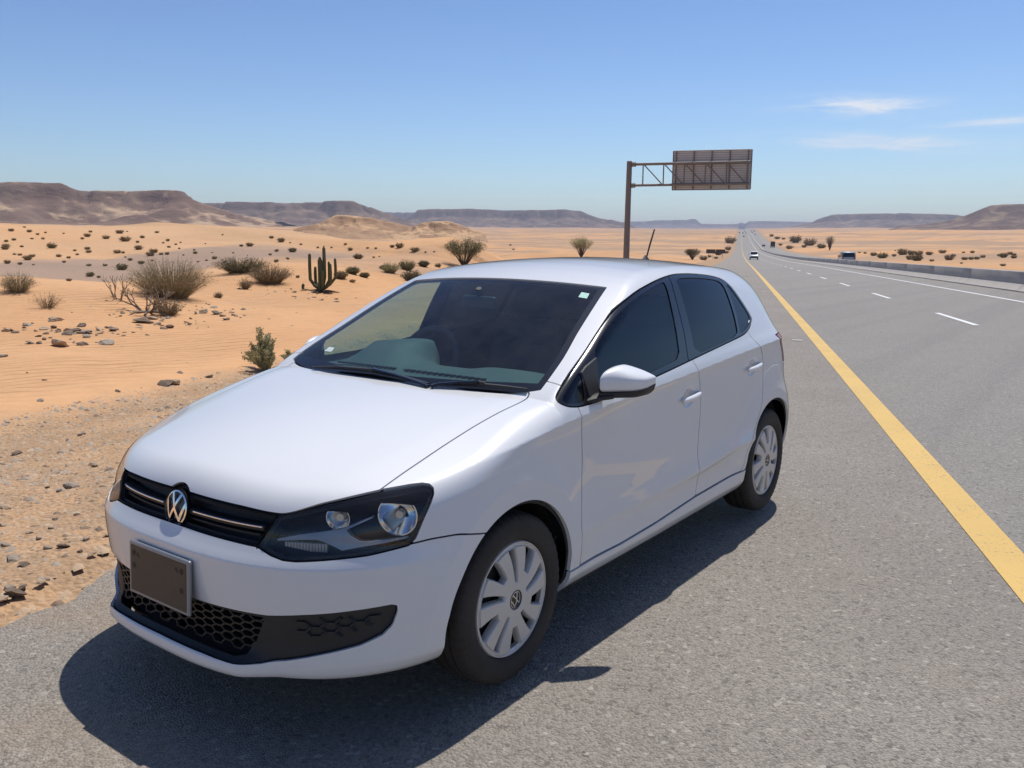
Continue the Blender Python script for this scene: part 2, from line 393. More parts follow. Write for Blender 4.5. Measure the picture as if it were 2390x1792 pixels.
def asphalt_mat():
    m, n, l, b = node_mat('old_asphalt')
    g = N(n, 'NewGeometry'); P = g.outputs['Position']; t = t_coord(n, l, P)
    road = noise(n, l, mapped(n, l, P, (1, 1, 1), 0), .55, 5, .6)
    c = mixc(n, l, ramp(n, l, road, .3, .7), (.285, .254, .218), (.330, .297, .256))
    lane = ramp(n, l, math_(n, l, 'ADD', t, math_(n, l, 'MULTIPLY', road, .5)), 3.0, 3.7)
    c = mixc(n, l, math_(n, l, 'MULTIPLY', lane, .75), c, (.305, .288, .266))
    # wheel tracks polished along the lanes
    trk = noise(n, l, mapped(n, l, P, (1.1, .02, 1), -RA), 1., 3, .5)
    c = mixc(n, l, math_(n, l, 'MULTIPLY', lane, ramp(n, l, trk, .42, .62, 0., .35)), c, (.225, .216, .208))
    # aggregate: stone chips of different tone, dark binder between
    v1 = N(n, 'TexVoronoi'); l.new(P, v1.inputs['Vector']); v1.inputs['Scale'].default_value = 115
    v2 = N(n, 'TexVoronoi'); l.new(P, v2.inputs['Vector']); v2.inputs['Scale'].default_value = 62
    bw = N(n, 'RGBToBW'); l.new(v1.outputs['Color'], bw.inputs[0]); bw2 = N(n, 'RGBToBW'); l.new(v2.outputs['Color'], bw2.inputs[0])
    c = mixc(n, l, ramp(n, l, bw.outputs[0], .2, .9, 0., .6), c, (.14, .126, .11))
    c = mixc(n, l, ramp(n, l, bw2.outputs[0], .84, .90, 0., .55), c, (.47, .43, .37))
    c = mixc(n, l, ramp(n, l, bw2.outputs[0], .22, .12, 0., .6), c, (.12, .107, .094))
    # fine surface cracks
    wp = N(n, 'VectorMath', operation='ADD'); nz = N(n, 'TexNoise'); nz.inputs['Scale'].default_value = 22; nz.inputs['Detail'].default_value = 5; l.new(P, nz.inputs['Vector'])
    sc = N(n, 'VectorMath', operation='SCALE'); l.new(nz.outputs['Color'], sc.inputs[0]); sc.inputs['Scale'].default_value = .09
    l.new(P, wp.inputs[0]); l.new(sc.outputs[0], wp.inputs[1])
    ck = N(n, 'TexVoronoi', feature='DISTANCE_TO_EDGE'); l.new(wp.outputs[0], ck.inputs['Vector']); ck.inputs['Scale'].default_value = 21.
    cm = noise(n, l, P, 6., 5, .65); crack = math_(n, l, 'MULTIPLY', ramp(n, l, ck.outputs['Distance'], .06, .0), ramp(n, l, cm, .55, .68))
    c = mixc(n, l, math_(n, l, 'MULTIPLY', crack, .6), c, (.09, .08, .07))
    # sand dust blown over the edge of the shoulder
    du = noise(n, l, P, 1.1, 6, .65)
    c = mixc(n, l, math_(n, l, 'MULTIPLY', ramp(n, l, t, 1.2, -1.1), ramp(n, l, du, .42, .72, 0., .5)), c, (.33, .225, .135))
    c = mixc(n, l, ramp(n, l, noise(n, l, P, .9, 6, .7), .52, .75, 0., .26), c, (.27, .225, .175))
    l.new(c, b.inputs['Base Color']); b.inputs['Roughness'].default_value = .82; b.inputs['Specular IOR Level'].default_value = .3
    h = math_(n, l, 'MULTIPLY', math_(n, l, 'SUBTRACT', 1., v1.outputs['Distance']), .8)
    h = math_(n, l, 'ADD', h, math_(n, l, 'MULTIPLY', noise(n, l, P, 28., 4, .7), .8))
    bp = N(n, 'Bump'); bp.inputs['Strength'].default_value = .75; bp.inputs['Distance'].default_value = .012; l.new(h, bp.inputs['Height']); l.new(bp.outputs['Normal'], b.inputs['Normal'])
    return m

def paint_mat(name, c, wear):
    m, n, l, b = node_mat(name); g = N(n, 'NewGeometry'); P = g.outputs['Position']
    w = noise(n, l, P, 55., 5, .7); w2 = noise(n, l, P, 2.2, 4, .6)
    k = mixc(n, l, ramp(n, l, noise(n, l, P, 1.3, 4), .3, .7, 0, .35), c, tuple(q * .78 for q in c))
    k = mixc(n, l, math_(n, l, 'MULTIPLY', ramp(n, l, w, .56, .66), ramp(n, l, w2, .35, .65, .1, wear)), k, (.16, .145, .125))
    l.new(k, b.inputs['Base Color']); b.inputs['Roughness'].default_value = .7
    bp = N(n, 'Bump'); bp.inputs['Strength'].default_value = .4; bp.inputs['Distance'].default_value = .006; l.new(w, bp.inputs['Height']); l.new(bp.outputs['Normal'], b.inputs['Normal'])
    return m

M_desert, M_asphalt = desert_mat(), asphalt_mat()
M_yellow = paint_mat('yellow_line_paint', (.62, .405, .115), 1.3)
M_white = paint_mat('white_line_paint', (.72, .72, .70), .6)

# ------------------------------------------------------------------ ground sheet
def axis(lo, hi, a, b, step, g=1.07):
    q = list(np.arange(a, b, step)); d = step; x = q[-1]
    while x < hi: d = d * g; x += d; q.append(x)
    d = step; x = a; pre = []
    while x > lo: d = d * g; x -= d; pre.append(x)
    return np.array(pre[::-1] + q)
sa = axis(-9000, 13500, -5, 45, .15, 1.05); ta = axis(-11000, 11000, -33, 1, .14, 1.055)
Sg, Tg = np.meshgrid(sa, ta, indexing='ij'); Xg, Yg = st2w(Sg, Tg)
Zg = ground_z(Xg.ravel(), Yg.ravel())
V = np.stack([Xg.ravel(), Yg.ravel(), Zg], 1); ns, nt = Sg.shape
I = np.arange(ns * nt).reshape(ns, nt)
F = np.stack([I[:-1, :-1], I[:-1, 1:], I[1:, 1:], I[1:, :-1]], -1).reshape(-1, 4)[:, ::-1].copy()
ground = mesh_obj('ground', V, F, M_desert); tag(ground, kind='structure')

# ------------------------------------------------------------------ road sheets
def strip(name, t0, t1, s0, s1, m, dz, kind='structure', ragged=0., nt=2, parent=None, step=None):
    ss = np.array([s0, s1]) if s1 - s0 < 8 else np.concatenate([np.arange(s0, min(s1, 60), step or 2.), np.geomspace(max(60, s0), s1, 160)] if s1 > 62 else [np.arange(s0, s1 + .01, step or 2.)])
    ss = np.unique(ss)
    V = []; F = []
    for s in ss:
        z = float(road_z(s)) + dz
        for j in range(nt):
            t = t0 + (t1 - t0) * j / (nt - 1)
            if ragged and j == 0: t += ragged * float(vnoise(np.array(s * 1.9), np.array(.3), 8) + .6 * vnoise(np.array(s * 6.3), np.array(.3), 9) + .5 * vnoise(np.array(s * .35), np.array(.7), 10))
            x, y = st2w(s, t); V.append((x, y, z))
    for i in range(len(ss) - 1):
        for j in range(nt - 1): F.append((i * nt + j, i * nt + j + 1, (i + 1) * nt + j + 1, (i + 1) * nt + j))
    o = mesh_obj(name, np.array(V), F, m, parent, False)
    if kind: o['kind'] = kind
    return o
strip('road', -1.1, 13.1, -9, 1900, M_asphalt, 0., ragged=.10, step=.06)
strip('road', 13.4, 24.6, -9, 1900, M_asphalt, .0)
strip('edge_line', 3.02, 3.22, -9, 1900, M_yellow, .004)
strip('edge_line', 10.47, 10.62, -9, 1900, M_white, .004)
strip('edge_line', 14.4, 14.55, -9, 1900, M_white, .004)
strip('edge_line', 22.2, 22.4, -9, 1900, M_yellow, .004)
k = 0
s = 17.7 - 10.9 * 2
while s < 330:
    if k < 60: strip('lane_dash', 6.64, 6.77, s, s + 3.8, M_white, .0045)
    s += 10.9; k += 1
strip('tar_joint', -.6, 2.6, 53.9, 54.15, mat('tar', (.03, .028, .026), .6), .004)
strip('road_stud', 2.70, 2.86, 13.05, 13.16, mat('road_stud', (.62, .60, .55), .5, var=.2, bump=.3), .012)
strip('road_stud', 2.66, 2.80, 31.5, 31.62, mat('road_stud', (.62, .60, .55), .5, var=.2, bump=.3), .012)

# ------------------------------------------------------------------ mesas and far hills
def rock_mat(name, c1, c2, c3, sand):
    m, n, l, b = node_mat(name); g = N(n, 'NewGeometry'); P = g.outputs['Position']
    sx = N(n, 'SeparateXYZ'); l.new(P, sx.inputs[0])
    band = noise(n, l, mapped(n, l, P, (.0012, .0012, .055)), 1., 6, .6)
    c = mixc(n, l, ramp(n, l, band, .35, .65), c1, c2)
    c = mixc(n, l, ramp(n, l, noise(n, l, P, .012, 5, .6), .40, .7, 0, .7), c, c3)
    nz = N(n, 'SeparateXYZ'); l.new(g.outputs['Normal'], nz.inputs[0])
    pt = noise(n, l, P, .016, 5, .65)
    c = mixc(n, l, math_(n, l, 'MULTIPLY', ramp(n, l, nz.outputs['Z'], .82, .96), ramp(n, l, pt, .48, .60)), c, sand)
    l.new(c, b.inputs['Base Color']); b.inputs['Roughness'].default_value = .95; b.inputs['Specular IOR Level'].default_value = .1
    bp = N(n, 'Bump'); bp.inputs['Strength'].default_value = .7; bp.inputs['Distance'].default_value = 6.; l.new(noise(n, l, mapped(n, l, P, (.03, .03, .09)), 1., 6, .65), bp.inputs['Height']); l.new(bp.outputs['Normal'], b.inputs['Normal'])
    return m
M_mesa = rock_mat('mesa_rock', (.155, .098, .074), (.245, .162, .118), (.27, .19, .137), (.45, .315, .205))
M_mesa2 = rock_mat('far_mesa_rock', (.12, .083, .068), (.175, .12, .095), (.185, .132, .10), (.26, .185, .13))

def mesa(name, sil, dist, depth, talus, seed, m, cliff=.30, foot_y=536, yaw=0., na=180):
    """table mountain: sil = skyline seen from the road as (bearing pixel, pixel height of the rim)"""
    sil = np.array(sil, float); px = np.linspace(sil[0, 0], sil[-1, 0], na); py = np.interp(px, sil[:, 0], sil[:, 1])
    mid = (sil[0, 0] + sil[-1, 0]) / 2; cx, cy = polar(mid, dist)
    vx, vy = (cx - CAMX) / dist, (cy - CAMY) / dist; lx, ly = vy, -vx            # view axis, axis along the wall
    ang = np.arctan((px - 1195) / 1972.5) - math.atan((mid - 1195) / 1972.5)
    a = np.tan(ang) * dist
    el = (584.5 - py) / 1972.5 * np.cos(np.arctan((px - 1195) / 1972.5))
    zt = CAMZ + el * np.hypot(a, dist)
    nb = 90
    bb = np.concatenate([np.linspace(-talus * 1.5, talus * .5, 62), np.linspace(talus * .5, depth, 20)[1:], np.linspace(depth, depth + talus, 10)[1:]])
    A, B = np.meshgrid(a, bb, indexing='ij'); ZT = np.repeat(zt[:, None], len(bb), 1)
    L = abs(a[-1] - a[0])
    end = np.minimum(sstep(0, .10, (A - a[0]) / L), sstep(0, .10, (a[-1] - A) / L)) if False else np.ones_like(A)
    X = cx + A * lx + B * vx; Y = cy + A * ly + B * vy
    base = ground_z(X, Y) - 3
    sc = talus
    off = fbm(X, Y, sc * 1.5, 5, seed) * talus * .30 + np.abs(fbm(X, Y, sc * .45, 4, seed + 5)) * talus * .28
    d = B + talus * .35 + off
    # profile: talus apron -> cliff band -> bench -> rim
    u = d / talus
    prof = np.where(u < 0, np.maximum(0, 1 + u * 1.0) ** 1.35 * (1 - cliff) * .92, (1 - cliff) * .92 + np.clip(u / .10, 0, 1) ** .8 * cliff + np.clip((u - .1) / .8, 0, 1) * .08)
    prof = np.where(u < -1, 0, prof)
    back = np.clip((depth + talus - B) / talus, 0, 1); prof = prof * sstep(0, 1, back)
    gul = np.abs(fbm(X, Y, sc * .22, 4, seed + 9)) * .10 * np.clip(1 + u, 0, 1) * (u < 0)
    Hh = np.maximum(ZT - base, 2)
    Z = base + Hh * np.clip(prof - gul, 0, 1.02) + fbm(X, Y, sc * .12, 3, seed + 30) * Hh * .012
    V = np.stack([X.ravel(), Y.ravel(), Z.ravel()], 1); I = np.arange(V.shape[0]).reshape(A.shape)
    F = np.stack([I[:-1, :-1], I[1:, :-1], I[1:, 1:], I[:-1, 1:]], -1).reshape(-1, 4)
    o = mesh_obj(name, V, F, m); o['kind'] = 'structure'
    return o
mesa('mesa', [(-420, 470), (-330, 455), (0, 452), (80, 450), (158, 449.5), (180, 455), (199, 463), (260, 465), (330, 464), (400, 464.5), (411, 467), (420, 476), (428, 486), (470, 500), (520, 516), (600, 530)], 1500, 500, 190, 3, M_mesa, cliff=.26)
mesa('mesa', [(380, 492), (427, 486), (520, 485), (600, 488), (760, 487), (831, 488), (846, 492), (852, 497), (858, 496), (870, 503), (900, 514), (950, 530)], 2900, 900, 330, 12, M_mesa2, cliff=.28)
mesa('far_mesa', [(780, 530), (830, 506), (868, 504), (930, 504), (985, 506), (1030, 520), (1060, 534)], 6200, 1200, 420, 22, M_mesa2)
mesa('far_mesa', [(930, 530), (960, 515), (978, 507), (985, 500), (1019, 497), (1100, 496), (1200, 497), (1316, 495), (1330, 497), (1350, 498), (1370, 507), (1390, 514), (1430, 522), (1470, 533)], 4300, 1100, 330, 33, M_mesa2, cliff=.34)
mesa('far_mesa', [(1420, 531), (1450, 524), (1530, 520), (1595, 518), (1605, 515.5), (1614, 516), (1620, 522), (1628, 527), (1680, 528), (1710, 527.5), (1714, 524), (1720, 524), (1726, 527), (1735, 520.5), (1800, 520), (1860, 521), (1890, 523), (1930, 531)], 9000, 1500, 420, 44, M_mesa2, cliff=.4)
mesa('far_mesa', [(1840, 533), (1880, 524), (1905, 514), (1925, 508), (1932, 505), (1970, 503), (2000, 502), (2100, 501), (2180, 502), (2210, 503), (2260, 512), (2330, 525)], 5200, 1200, 380, 55, M_mesa2, cliff=.34)
mesa('mesa', [(2100, 531), (2160, 524), (2200, 517), (2230, 506), (2262, 492), (2290, 480), (2330, 476.5), (2390, 475), (2480, 475), (2700, 478), (2800, 500)], 2300, 700, 330, 66, M_mesa2, cliff=.14)
mesa('mesa', [(2750, 540), (2850, 500), (3000, 470), (3200, 455), (3500, 430), (3900, 400), (4400, 370), (5000, 340), (5600, 420), (6000, 520)], 900, 400, 120, 91, M_mesa, cliff=.2)
M_sandrock = rock_mat('sandy_hill_rock', (.36, .22, .125), (.42, .275, .165), (.30, .19, .12), (.52, .335, .19))
mesa('sandy_hill', [(700, 543), (745, 534), (775, 520), (792, 512), (815, 511), (845, 515), (870, 517), (905, 525), (960, 537), (1000, 545)], 760, 50, 85, 71, M_sandrock, cliff=.15)
mesa('sandy_hill', [(920, 548), (965, 534), (990, 525), (1010, 523), (1045, 522), (1070, 528), (1100, 540), (1130, 549)], 640, 40, 62, 82, M_sandrock, cliff=.15)
# ----------------------------------------------------------------------------
# CAR SKIN: one smooth implicit body, meshed once, then cut into real panels
# ----------------------------------------------------------------------------
def curve(pts, n=1500):
    """monotone cubic through pts -> fast lookup function"""
    p = np.array(pts, float); x, y = p[:, 0], p[:, 1]
    h = np.diff(x); d = np.diff(y) / h
    m = np.zeros(len(x)); m[0], m[-1] = d[0], d[-1]
    for i in range(1, len(x) - 1):
        if d[i - 1] * d[i] > 0:
            w1, w2 = 2 * h[i] + h[i - 1], h[i] + 2 * h[i - 1]
            m[i] = (w1 + w2) / (w1 / d[i - 1] + w2 / d[i])
    X = np.linspace(x[0], x[-1], n); k = np.clip(np.searchsorted(x, X, 'right') - 1, 0, len(h) - 1)
    t = (X - x[k]) / h[k]
    Y = ((1 + 2 * t) * (1 - t) ** 2 * y[k] + t * (1 - t) ** 2 * h[k] * m[k]
         + t * t * (3 - 2 * t) * y[k + 1] + t * t * (t - 1) * h[k] * m[k + 1])
    return lambda q: np.interp(q, X, Y)

FWY, RWY, WZ = .80, 3.27, .30            # wheel centres
c_zt = curve([(-.4, .72), (.2, .762), (.42, .797), (.8, .850), (1.35, .897), (2.2, .942), (3.05, .990), (3.5, 1.008), (4.2, 1.0)])
c_wp = curve([(-.4, .81), (.0, .815), (.4, .825), (.8, .830), (1.2, .829), (2.0, .836), (2.8, .836), (3.3, .838), (3.6, .842), (4.2, .83)])
c_up = curve([(0, 0), (.03, -.009), (.06, -.021), (.12, -.041), (.2, -.068), (.35, -.130), (.45, -.182), (.55, -.25), (.9, -.5)])
c_lo = curve([(-.95, -.019), (-.4, -.018), (-.22, -.016), (-.12, -.0125), (-.05, -.009), (-.015, -.004), (0, 0)])
c_zl = curve([(-.4, .40), (.9, .405), (1.2, .425), (2.3, .452), (2.85, .488), (3.2, .50), (4.2, .5)])
c_fl = curve([(-.5, 0), (-.09, 0), (-.03, .008), (-.006, .0175), (0, .018), (.006, .0165), (.04, .008), (.08, .002), (.13, 0), (1.2, 0)])
c_am = curve([(-.4, 0), (1.0, 0), (1.3, .30), (1.6, .45), (2.2, .8), (2.8, 1.0), (3.05, .7), (3.4, 0), (4.2, 0)])
c_bt = curve([(.0, -.2), (.18, -.085), (.2, -.055), (.23, -.026), (.27, -.010), (.32, -.008), (.40, -.005), (.5, 0), (1.9, 0)])
c_y0 = curve([(.0, .25), (.17, .10), (.19, .045), (.205, .008), (.225, .0), (.28, .002), (.32, .004), (.38, .0), (.45, -.008), (.54, -.013), (.563, -.012),
              (.572, -.007), (.60, .012), (.62, .024), (.64, .031), (.665, .037), (.717, .056), (.735, .062), (.8, .09), (.9, .15), (1.1, .3), (1.6, .8)])
c_lip = curve([(0, 0), (.17, 0), (.20, .026), (.212, .044), (.240, .050), (.256, .046), (.268, .028), (.29, .006), (.32, 0), (1.6, 0)])
c_ye = curve([(.0, 3.7), (.2, 3.84), (.3, 3.93), (.45, 3.965), (.6, 3.96), (.68, 3.93), (.75, 3.885), (.95, 3.85), (1.0, 3.82), (1.2, 3.76), (1.38, 3.69), (1.5, 3.62)])
c_pr = curve([(0, 3.6), (.65, 3.7), (.83, 3.5), (.9, 2.9), (.96, 2.1), (1.02, 1.75), (1.12, 2.0), (1.26, 2.9), (1.6, 3.0)])
c_xc = curve([(-.4, .40), (.12, .437), (.2, .485), (.3, .525), (.5, .558), (1.0, .62), (4.5, .7)])
c_hc = curve([(-.9, .3), (-.3, .58), (-.05, .685), (.02, .732), (.06, .758), (.12, .789), (.25, .835), (.45, .886), (.7, .930), (1.0, .969), (1.3, .992), (4.5, 1.0)])
c_hcr = curve([(-.4, .11), (.35, .09), (.64, .058), (1.05, .005), (4.5, .005)])
c_hbow = curve([(-.4, .28), (.5, .26), (1.0, .20), (4.5, .2)])
c_sc = curve([(-1, .1), (.5, .62), (.9, .892), (.985, .952), (1.2, 1.086), (1.4, 1.200), (1.6, 1.302), (1.74, 1.364), (1.8, 1.386), (1.9, 1.413), (2.05, 1.437), (2.3, 1.454), (2.6, 1.458), (2.9, 1.450), (3.2, 1.431), (3.5, 1.404), (3.75, 1.36), (4.2, 1.2)])
c_scr = curve([(-.4, -.05), (1.05, -.045), (1.4, .03), (1.8, .085), (2.3, .12), (4.2, .13)])
c_sbow = curve([(-.4, .2), (1.75, .2), (2.4, .0), (4.2, 0)])
c_k = curve([(-.4, .05), (.1, .06), (.35, .065), (.6, .06), (.9, .08), (1.1, .05), (1.3, .035), (1.7, .04), (2.1, .085), (3.0, .10), (4.2, .12)])

def half_width(y, z):
    zz = z - c_zt(y)
    w = c_wp(y) + np.where(zz > 0, c_up(np.maximum(zz, 0)) - .058 * np.maximum(y - 2.2, 0) ** 2 * np.clip(zz / .3, 0, 1.2), c_lo(np.minimum(zz, 0)))
    w = w + c_am(y) * c_fl(z - c_zl(y)) + c_bt(z)
    for cy in (FWY, RWY):
        R = np.hypot(y - cy, z - WZ)
        t = np.clip((.61 - R) / .19, 0, 1)
        w = w + .018 * t * t * np.clip((z - .22) / .15, 0, 1) * np.clip((c_zt(y) - z) / .06, 0, 1)
    for cy, cz in ((2.135, .826), (2.925, .879)):                      # bowls behind the door handles
        q = ((y - cy) / .062) ** 2 + ((z - cz) / .046) ** 2
        w = w - .017 * np.clip(1 - q, 0, 1) ** .7
    return w

def top_height(X, y):
    d = X - c_xc(y)
    hood = c_hc(y - c_hbow(y) * X * X) - c_hcr(y) * X * X - .035 * (d + np.sqrt(d * d + .0002))
    screen = c_sc(y - c_sbow(y) * X * X) - c_scr(y) * X * X
    return np.maximum(hood, screen)

def field_parts(x, y, z):
    X = np.abs(x)
    W = half_width(y, z)
    y0 = c_y0(z) - c_lip(z) * np.clip((.46 - X) / .12, 0, 1) ** 2 * (3 - 2 * np.clip((.46 - X) / .12, 0, 1))
    D = .55
    a = np.maximum(y0 + D - y, 0) / D
    b = np.maximum(y - (c_ye(z) - D), 0) / D
    p = np.where(y < 2, 2.8, c_pr(z))
    g = ((X / W) ** p + a * a + b * b) ** (1 / p)
    side = (g - 1) * W
    e = .02
    s = (top_height(X, y + e) - top_height(X, y - e)) / (2 * e)
    top = (z - top_height(X, y)) / np.sqrt(1 + s * s)
    return side, top

def field(x, y, z):
    a, b = field_parts(x, y, z)
    k = c_k(y)
    h = np.maximum(k - np.abs(a - b), 0) / k
    return np.maximum(a, b) + h * h * k * .25
def grad(p, e=.004):
    x, y, z = p[:, 0], p[:, 1], p[:, 2]
    g = np.stack([field(x + e, y, z) - field(x - e, y, z), field(x, y + e, z) - field(x, y - e, z), field(x, y, z + e) - field(x, y, z - e)], 1) / (2 * e)
    return g

def project(p, it=4):
    for _ in range(it):
        g = grad(p, .002); f = field(p[:, 0], p[:, 1], p[:, 2])
        p = p - g * (f / np.maximum((g * g).sum(1), 1e-6))[:, None] * .9
    return p

def skin_mesh(h=.0076):
    """surface nets on the half body, snapped to the skin and mirrored"""
    xs = (np.arange(0, int(.93 / h)) - .5) * h; ys = np.arange(-.12, 4.06, h); zs = np.arange(.19, 1.50, h)
    F = np.empty((len(xs), len(ys), len(zs)), np.float32)
    Y, Z = np.meshgrid(ys, zs, indexing='ij')
    for i, x in enumerate(xs): F[i] = field(np.full_like(Y, x), Y, Z)
    S = F < 0
    nx, ny, nz = F.shape
    c = np.zeros((nx - 1, ny - 1, nz - 1), np.int8)
    for dx in (0, 1):
        for dy in (0, 1):
            for dz in (0, 1): c += S[dx:nx - 1 + dx, dy:ny - 1 + dy, dz:nz - 1 + dz]
    act = (c > 0) & (c < 8)
    idx = -np.ones(act.shape, np.int64); I = np.argwhere(act); idx[act] = np.arange(len(I))
    acc = np.zeros((len(I), 3)); cnt = np.zeros(len(I))
    corners = [(dx, dy, dz) for dx in (0, 1) for dy in (0, 1) for dz in (0, 1)]
    for a in corners:
        for ax in range(3):
            if a[ax]: continue
            b = list(a); b[ax] = 1
            fa = F[I[:, 0] + a[0], I[:, 1] + a[1], I[:, 2] + a[2]]; fb = F[I[:, 0] + b[0], I[:, 1] + b[1], I[:, 2] + b[2]]
            m = (fa < 0) != (fb < 0); t = np.where(m, fa / np.where(m, fa - fb, 1), 0)
            q = np.tile(np.array(a, float), (len(I), 1)); q[:, ax] += t
            acc[m] += q[m]; cnt[m] += 1
    P = acc / cnt[:, None]
    V = np.stack([xs[0] + (I[:, 0] + P[:, 0]) * h, ys[0] + (I[:, 1] + P[:, 1]) * h, zs[0] + (I[:, 2] + P[:, 2]) * h], 1)
    seam = I[:, 0] == 0
    V[seam, 0] = 0
    V = project(V); V[seam, 0] = 0
    quads = []
    # edges along x
    for ax in range(3):
        o = [q for q in range(3) if q != ax]
        lo = [slice(None)] * 3; hi = [slice(None)] * 3; lo[ax] = slice(0, -1); hi[ax] = slice(1, None)
        ch = S[tuple(lo)] != S[tuple(hi)]
        E = np.argwhere(ch)
        E = E[(E[:, o[0]] > 0) & (E[:, o[1]] > 0) & (E[:, o[0]] < F.shape[o[0]] - 1) & (E[:, o[1]] < F.shape[o[1]] - 1)]
        def cell(d0, d1):
            q = E.copy(); q[:, o[0]] -= d0; q[:, o[1]] -= d1; return idx[q[:, 0], q[:, 1], q[:, 2]]
        q4 = np.stack([cell(1, 1), cell(0, 1), cell(0, 0), cell(1, 0)], 1)
        ins = S[E[:, 0], E[:, 1], E[:, 2]]
        flip = ins if ax != 1 else ~ins
        q4[~flip] = q4[~flip][:, ::-1]
        quads.append(q4)
    Q = np.concatenate(quads); Q = Q[(Q >= 0).all(1)]
    d1 = np.linalg.norm(V[Q[:, 0]] - V[Q[:, 2]], axis=1); d2 = np.linalg.norm(V[Q[:, 1]] - V[Q[:, 3]], axis=1)
    T = np.where((d1 < d2)[:, None, None], np.stack([Q[:, [0, 1, 2]], Q[:, [0, 2, 3]]], 1), np.stack([Q[:, [0, 1, 3]], Q[:, [1, 2, 3]]], 1)).reshape(-1, 3)
    return V, T

def compact(V, T, *A):
    u, inv = np.unique(T, return_inverse=True)
    return (V[u], inv.reshape(-1, 3)) + tuple(a[u] for a in A)

def clip(V, T, phi):
    """keep phi < 0, cutting triangles exactly on phi = 0"""
    s = phi < 0; n = s[T].sum(1)
    keep = T[n == 3]; out = [keep]; newV = []; base = len(V)
    mixed = T[(n == 1) | (n == 2)]
    if len(mixed):
        sm = s[mixed]; one = sm.sum(1) == 1
        # rotate so that the odd vertex comes first
        odd = np.where(one, sm.argmax(1), (~sm).argmax(1))
        M = np.stack([mixed[np.arange(len(mixed)), (odd + k) % 3] for k in range(3)], 1)
        e = np.concatenate([M[:, [0, 1]], M[:, [0, 2]]]); es = np.sort(e, 1)
        u, inv = np.unique(es, axis=0, return_inverse=True); inv = inv.ravel()
        t = phi[u[:, 0]] / (phi[u[:, 0]] - phi[u[:, 1]])
        newV = V[u[:, 0]] + t[:, None] * (V[u[:, 1]] - V[u[:, 0]])
        a = base + inv[:len(M)]; b = base + inv[len(M):]
        o = one
        out.append(np.stack([M[o, 0], a[o], b[o]], 1))
        o = ~one
        out.append(np.stack([a[o], M[o, 1], M[o, 2]], 1)); out.append(np.stack([a[o], M[o, 2], b[o]], 1))
        V = np.concatenate([V, newV])
    T = np.concatenate(out)
    return compact(V, T)

def psd(poly, a, b, rnd_=0.):
    """signed distance (negative inside) to a closed polygon in a 2-D projection"""
    P = np.array(poly, float); Q = np.roll(P, -1, 0)
    d = np.full(a.shape, 1e9); ins = np.zeros(a.shape, bool)
    for (x0, y0), (x1, y1) in zip(P, Q):
        dx, dy = x1 - x0, y1 - y0
        t = np.clip(((a - x0) * dx + (b - y0) * dy) / (dx * dx + dy * dy + 1e-12), 0, 1)
        d = np.minimum(d, np.hypot(a - x0 - t * dx, b - y0 - t * dy))
        c = (y0 > b) != (y1 > b)
        ins ^= c & (a < dx * (b - y0) / (dy if abs(dy) > 1e-12 else 1e-12) + x0)
    return np.where(ins, -d, d)

def smooth_poly(P, it=2):
    """Chaikin rounding of a traced outline (points flagged with a third value 1 stay sharp)"""
    P = [tuple(q) if len(q) > 2 else (q[0], q[1], 0) for q in P]
    for _ in range(it):
        o = []
        for i, p in enumerate(P):
            a, b = P[i - 1], P[(i + 1) % len(P)]
            if p[2]: o.append(p)
            else: o.append((.75 * p[0] + .25 * a[0], .75 * p[1] + .25 * a[1], 0)); o.append((.75 * p[0] + .25 * b[0], .75 * p[1] + .25 * b[1], 0))
        P = o
    return [(p[0], p[1]) for p in P]

def panel(name, V, T, m, parent, inset=0., flange=.010, fit=True, flange_m=None):
    """panel from a cut of the skin: exact normals, optional inward offset, folded edge"""
    if fit: V = project(V, 2)
    N = grad(V); N /= np.linalg.norm(N, axis=1)[:, None]
    V = V - N * (inset if np.isscalar(inset) else inset[:, None])
    nv = len(V); NN = N
    if flange:
        e = np.concatenate([T[:, [0, 1]], T[:, [1, 2]], T[:, [2, 0]]]); es = np.sort(e, 1)
        u, i0, cn = np.unique(es, axis=0, return_index=True, return_counts=True)
        be = e[i0[cn == 1]]
        vs, inv = np.unique(be, return_inverse=True); inv = inv.reshape(be.shape)
        # duplicate rim (own normals), then inner rim
        A = V[vs]; B = V[vs] - N[vs] * flange
        # rim normals: across the edge
        t = V[be[:, 1]] - V[be[:, 0]]; rn = np.cross(t, N[be[:, 0]])
        rN = np.zeros((len(vs), 3)); np.add.at(rN, inv[:, 0], rn); np.add.at(rN, inv[:, 1], rn); rN /= np.maximum(np.linalg.norm(rN, axis=1), 1e-9)[:, None]
        V = np.concatenate([V, A, B]); NN = np.concatenate([N, rN, rN])
        a0, a1 = nv + inv[:, 0], nv + inv[:, 1]; b0, b1 = a0 + len(vs), a1 + len(vs)
        T = np.concatenate([T, np.stack([a1, a0, b0], 1), np.stack([a1, b0, b1], 1)])
    o = mesh_obj(name, V, T, m, parent, True, NN)
    return o

def mirror_panel(o, parent):
    me = o.data; n = len(me.vertices)
    co = np.empty(n * 3); me.vertices.foreach_get('co', co); co = co.reshape(-1, 3)
    f = np.empty(len(me.polygons) * 3, np.int32); me.polygons.foreach_get('vertices', f); f = f.reshape(-1, 3)[:, ::-1].copy()
    nn = np.empty(len(me.loops) * 3, np.float32); me.corner_normals.foreach_get('vector', nn); nn = nn.reshape(-1, 3)
    vn = np.zeros((n, 3)); li = np.empty(len(me.loops), np.int32); me.loops.foreach_get('vertex_index', li); vn[li] = nn
    co[:, 0] *= -1; vn[:, 0] *= -1
    return mesh_obj(o.name.split('.')[0], co, f, me.materials[0], parent, True, vn)

SV, ST = skin_mesh()
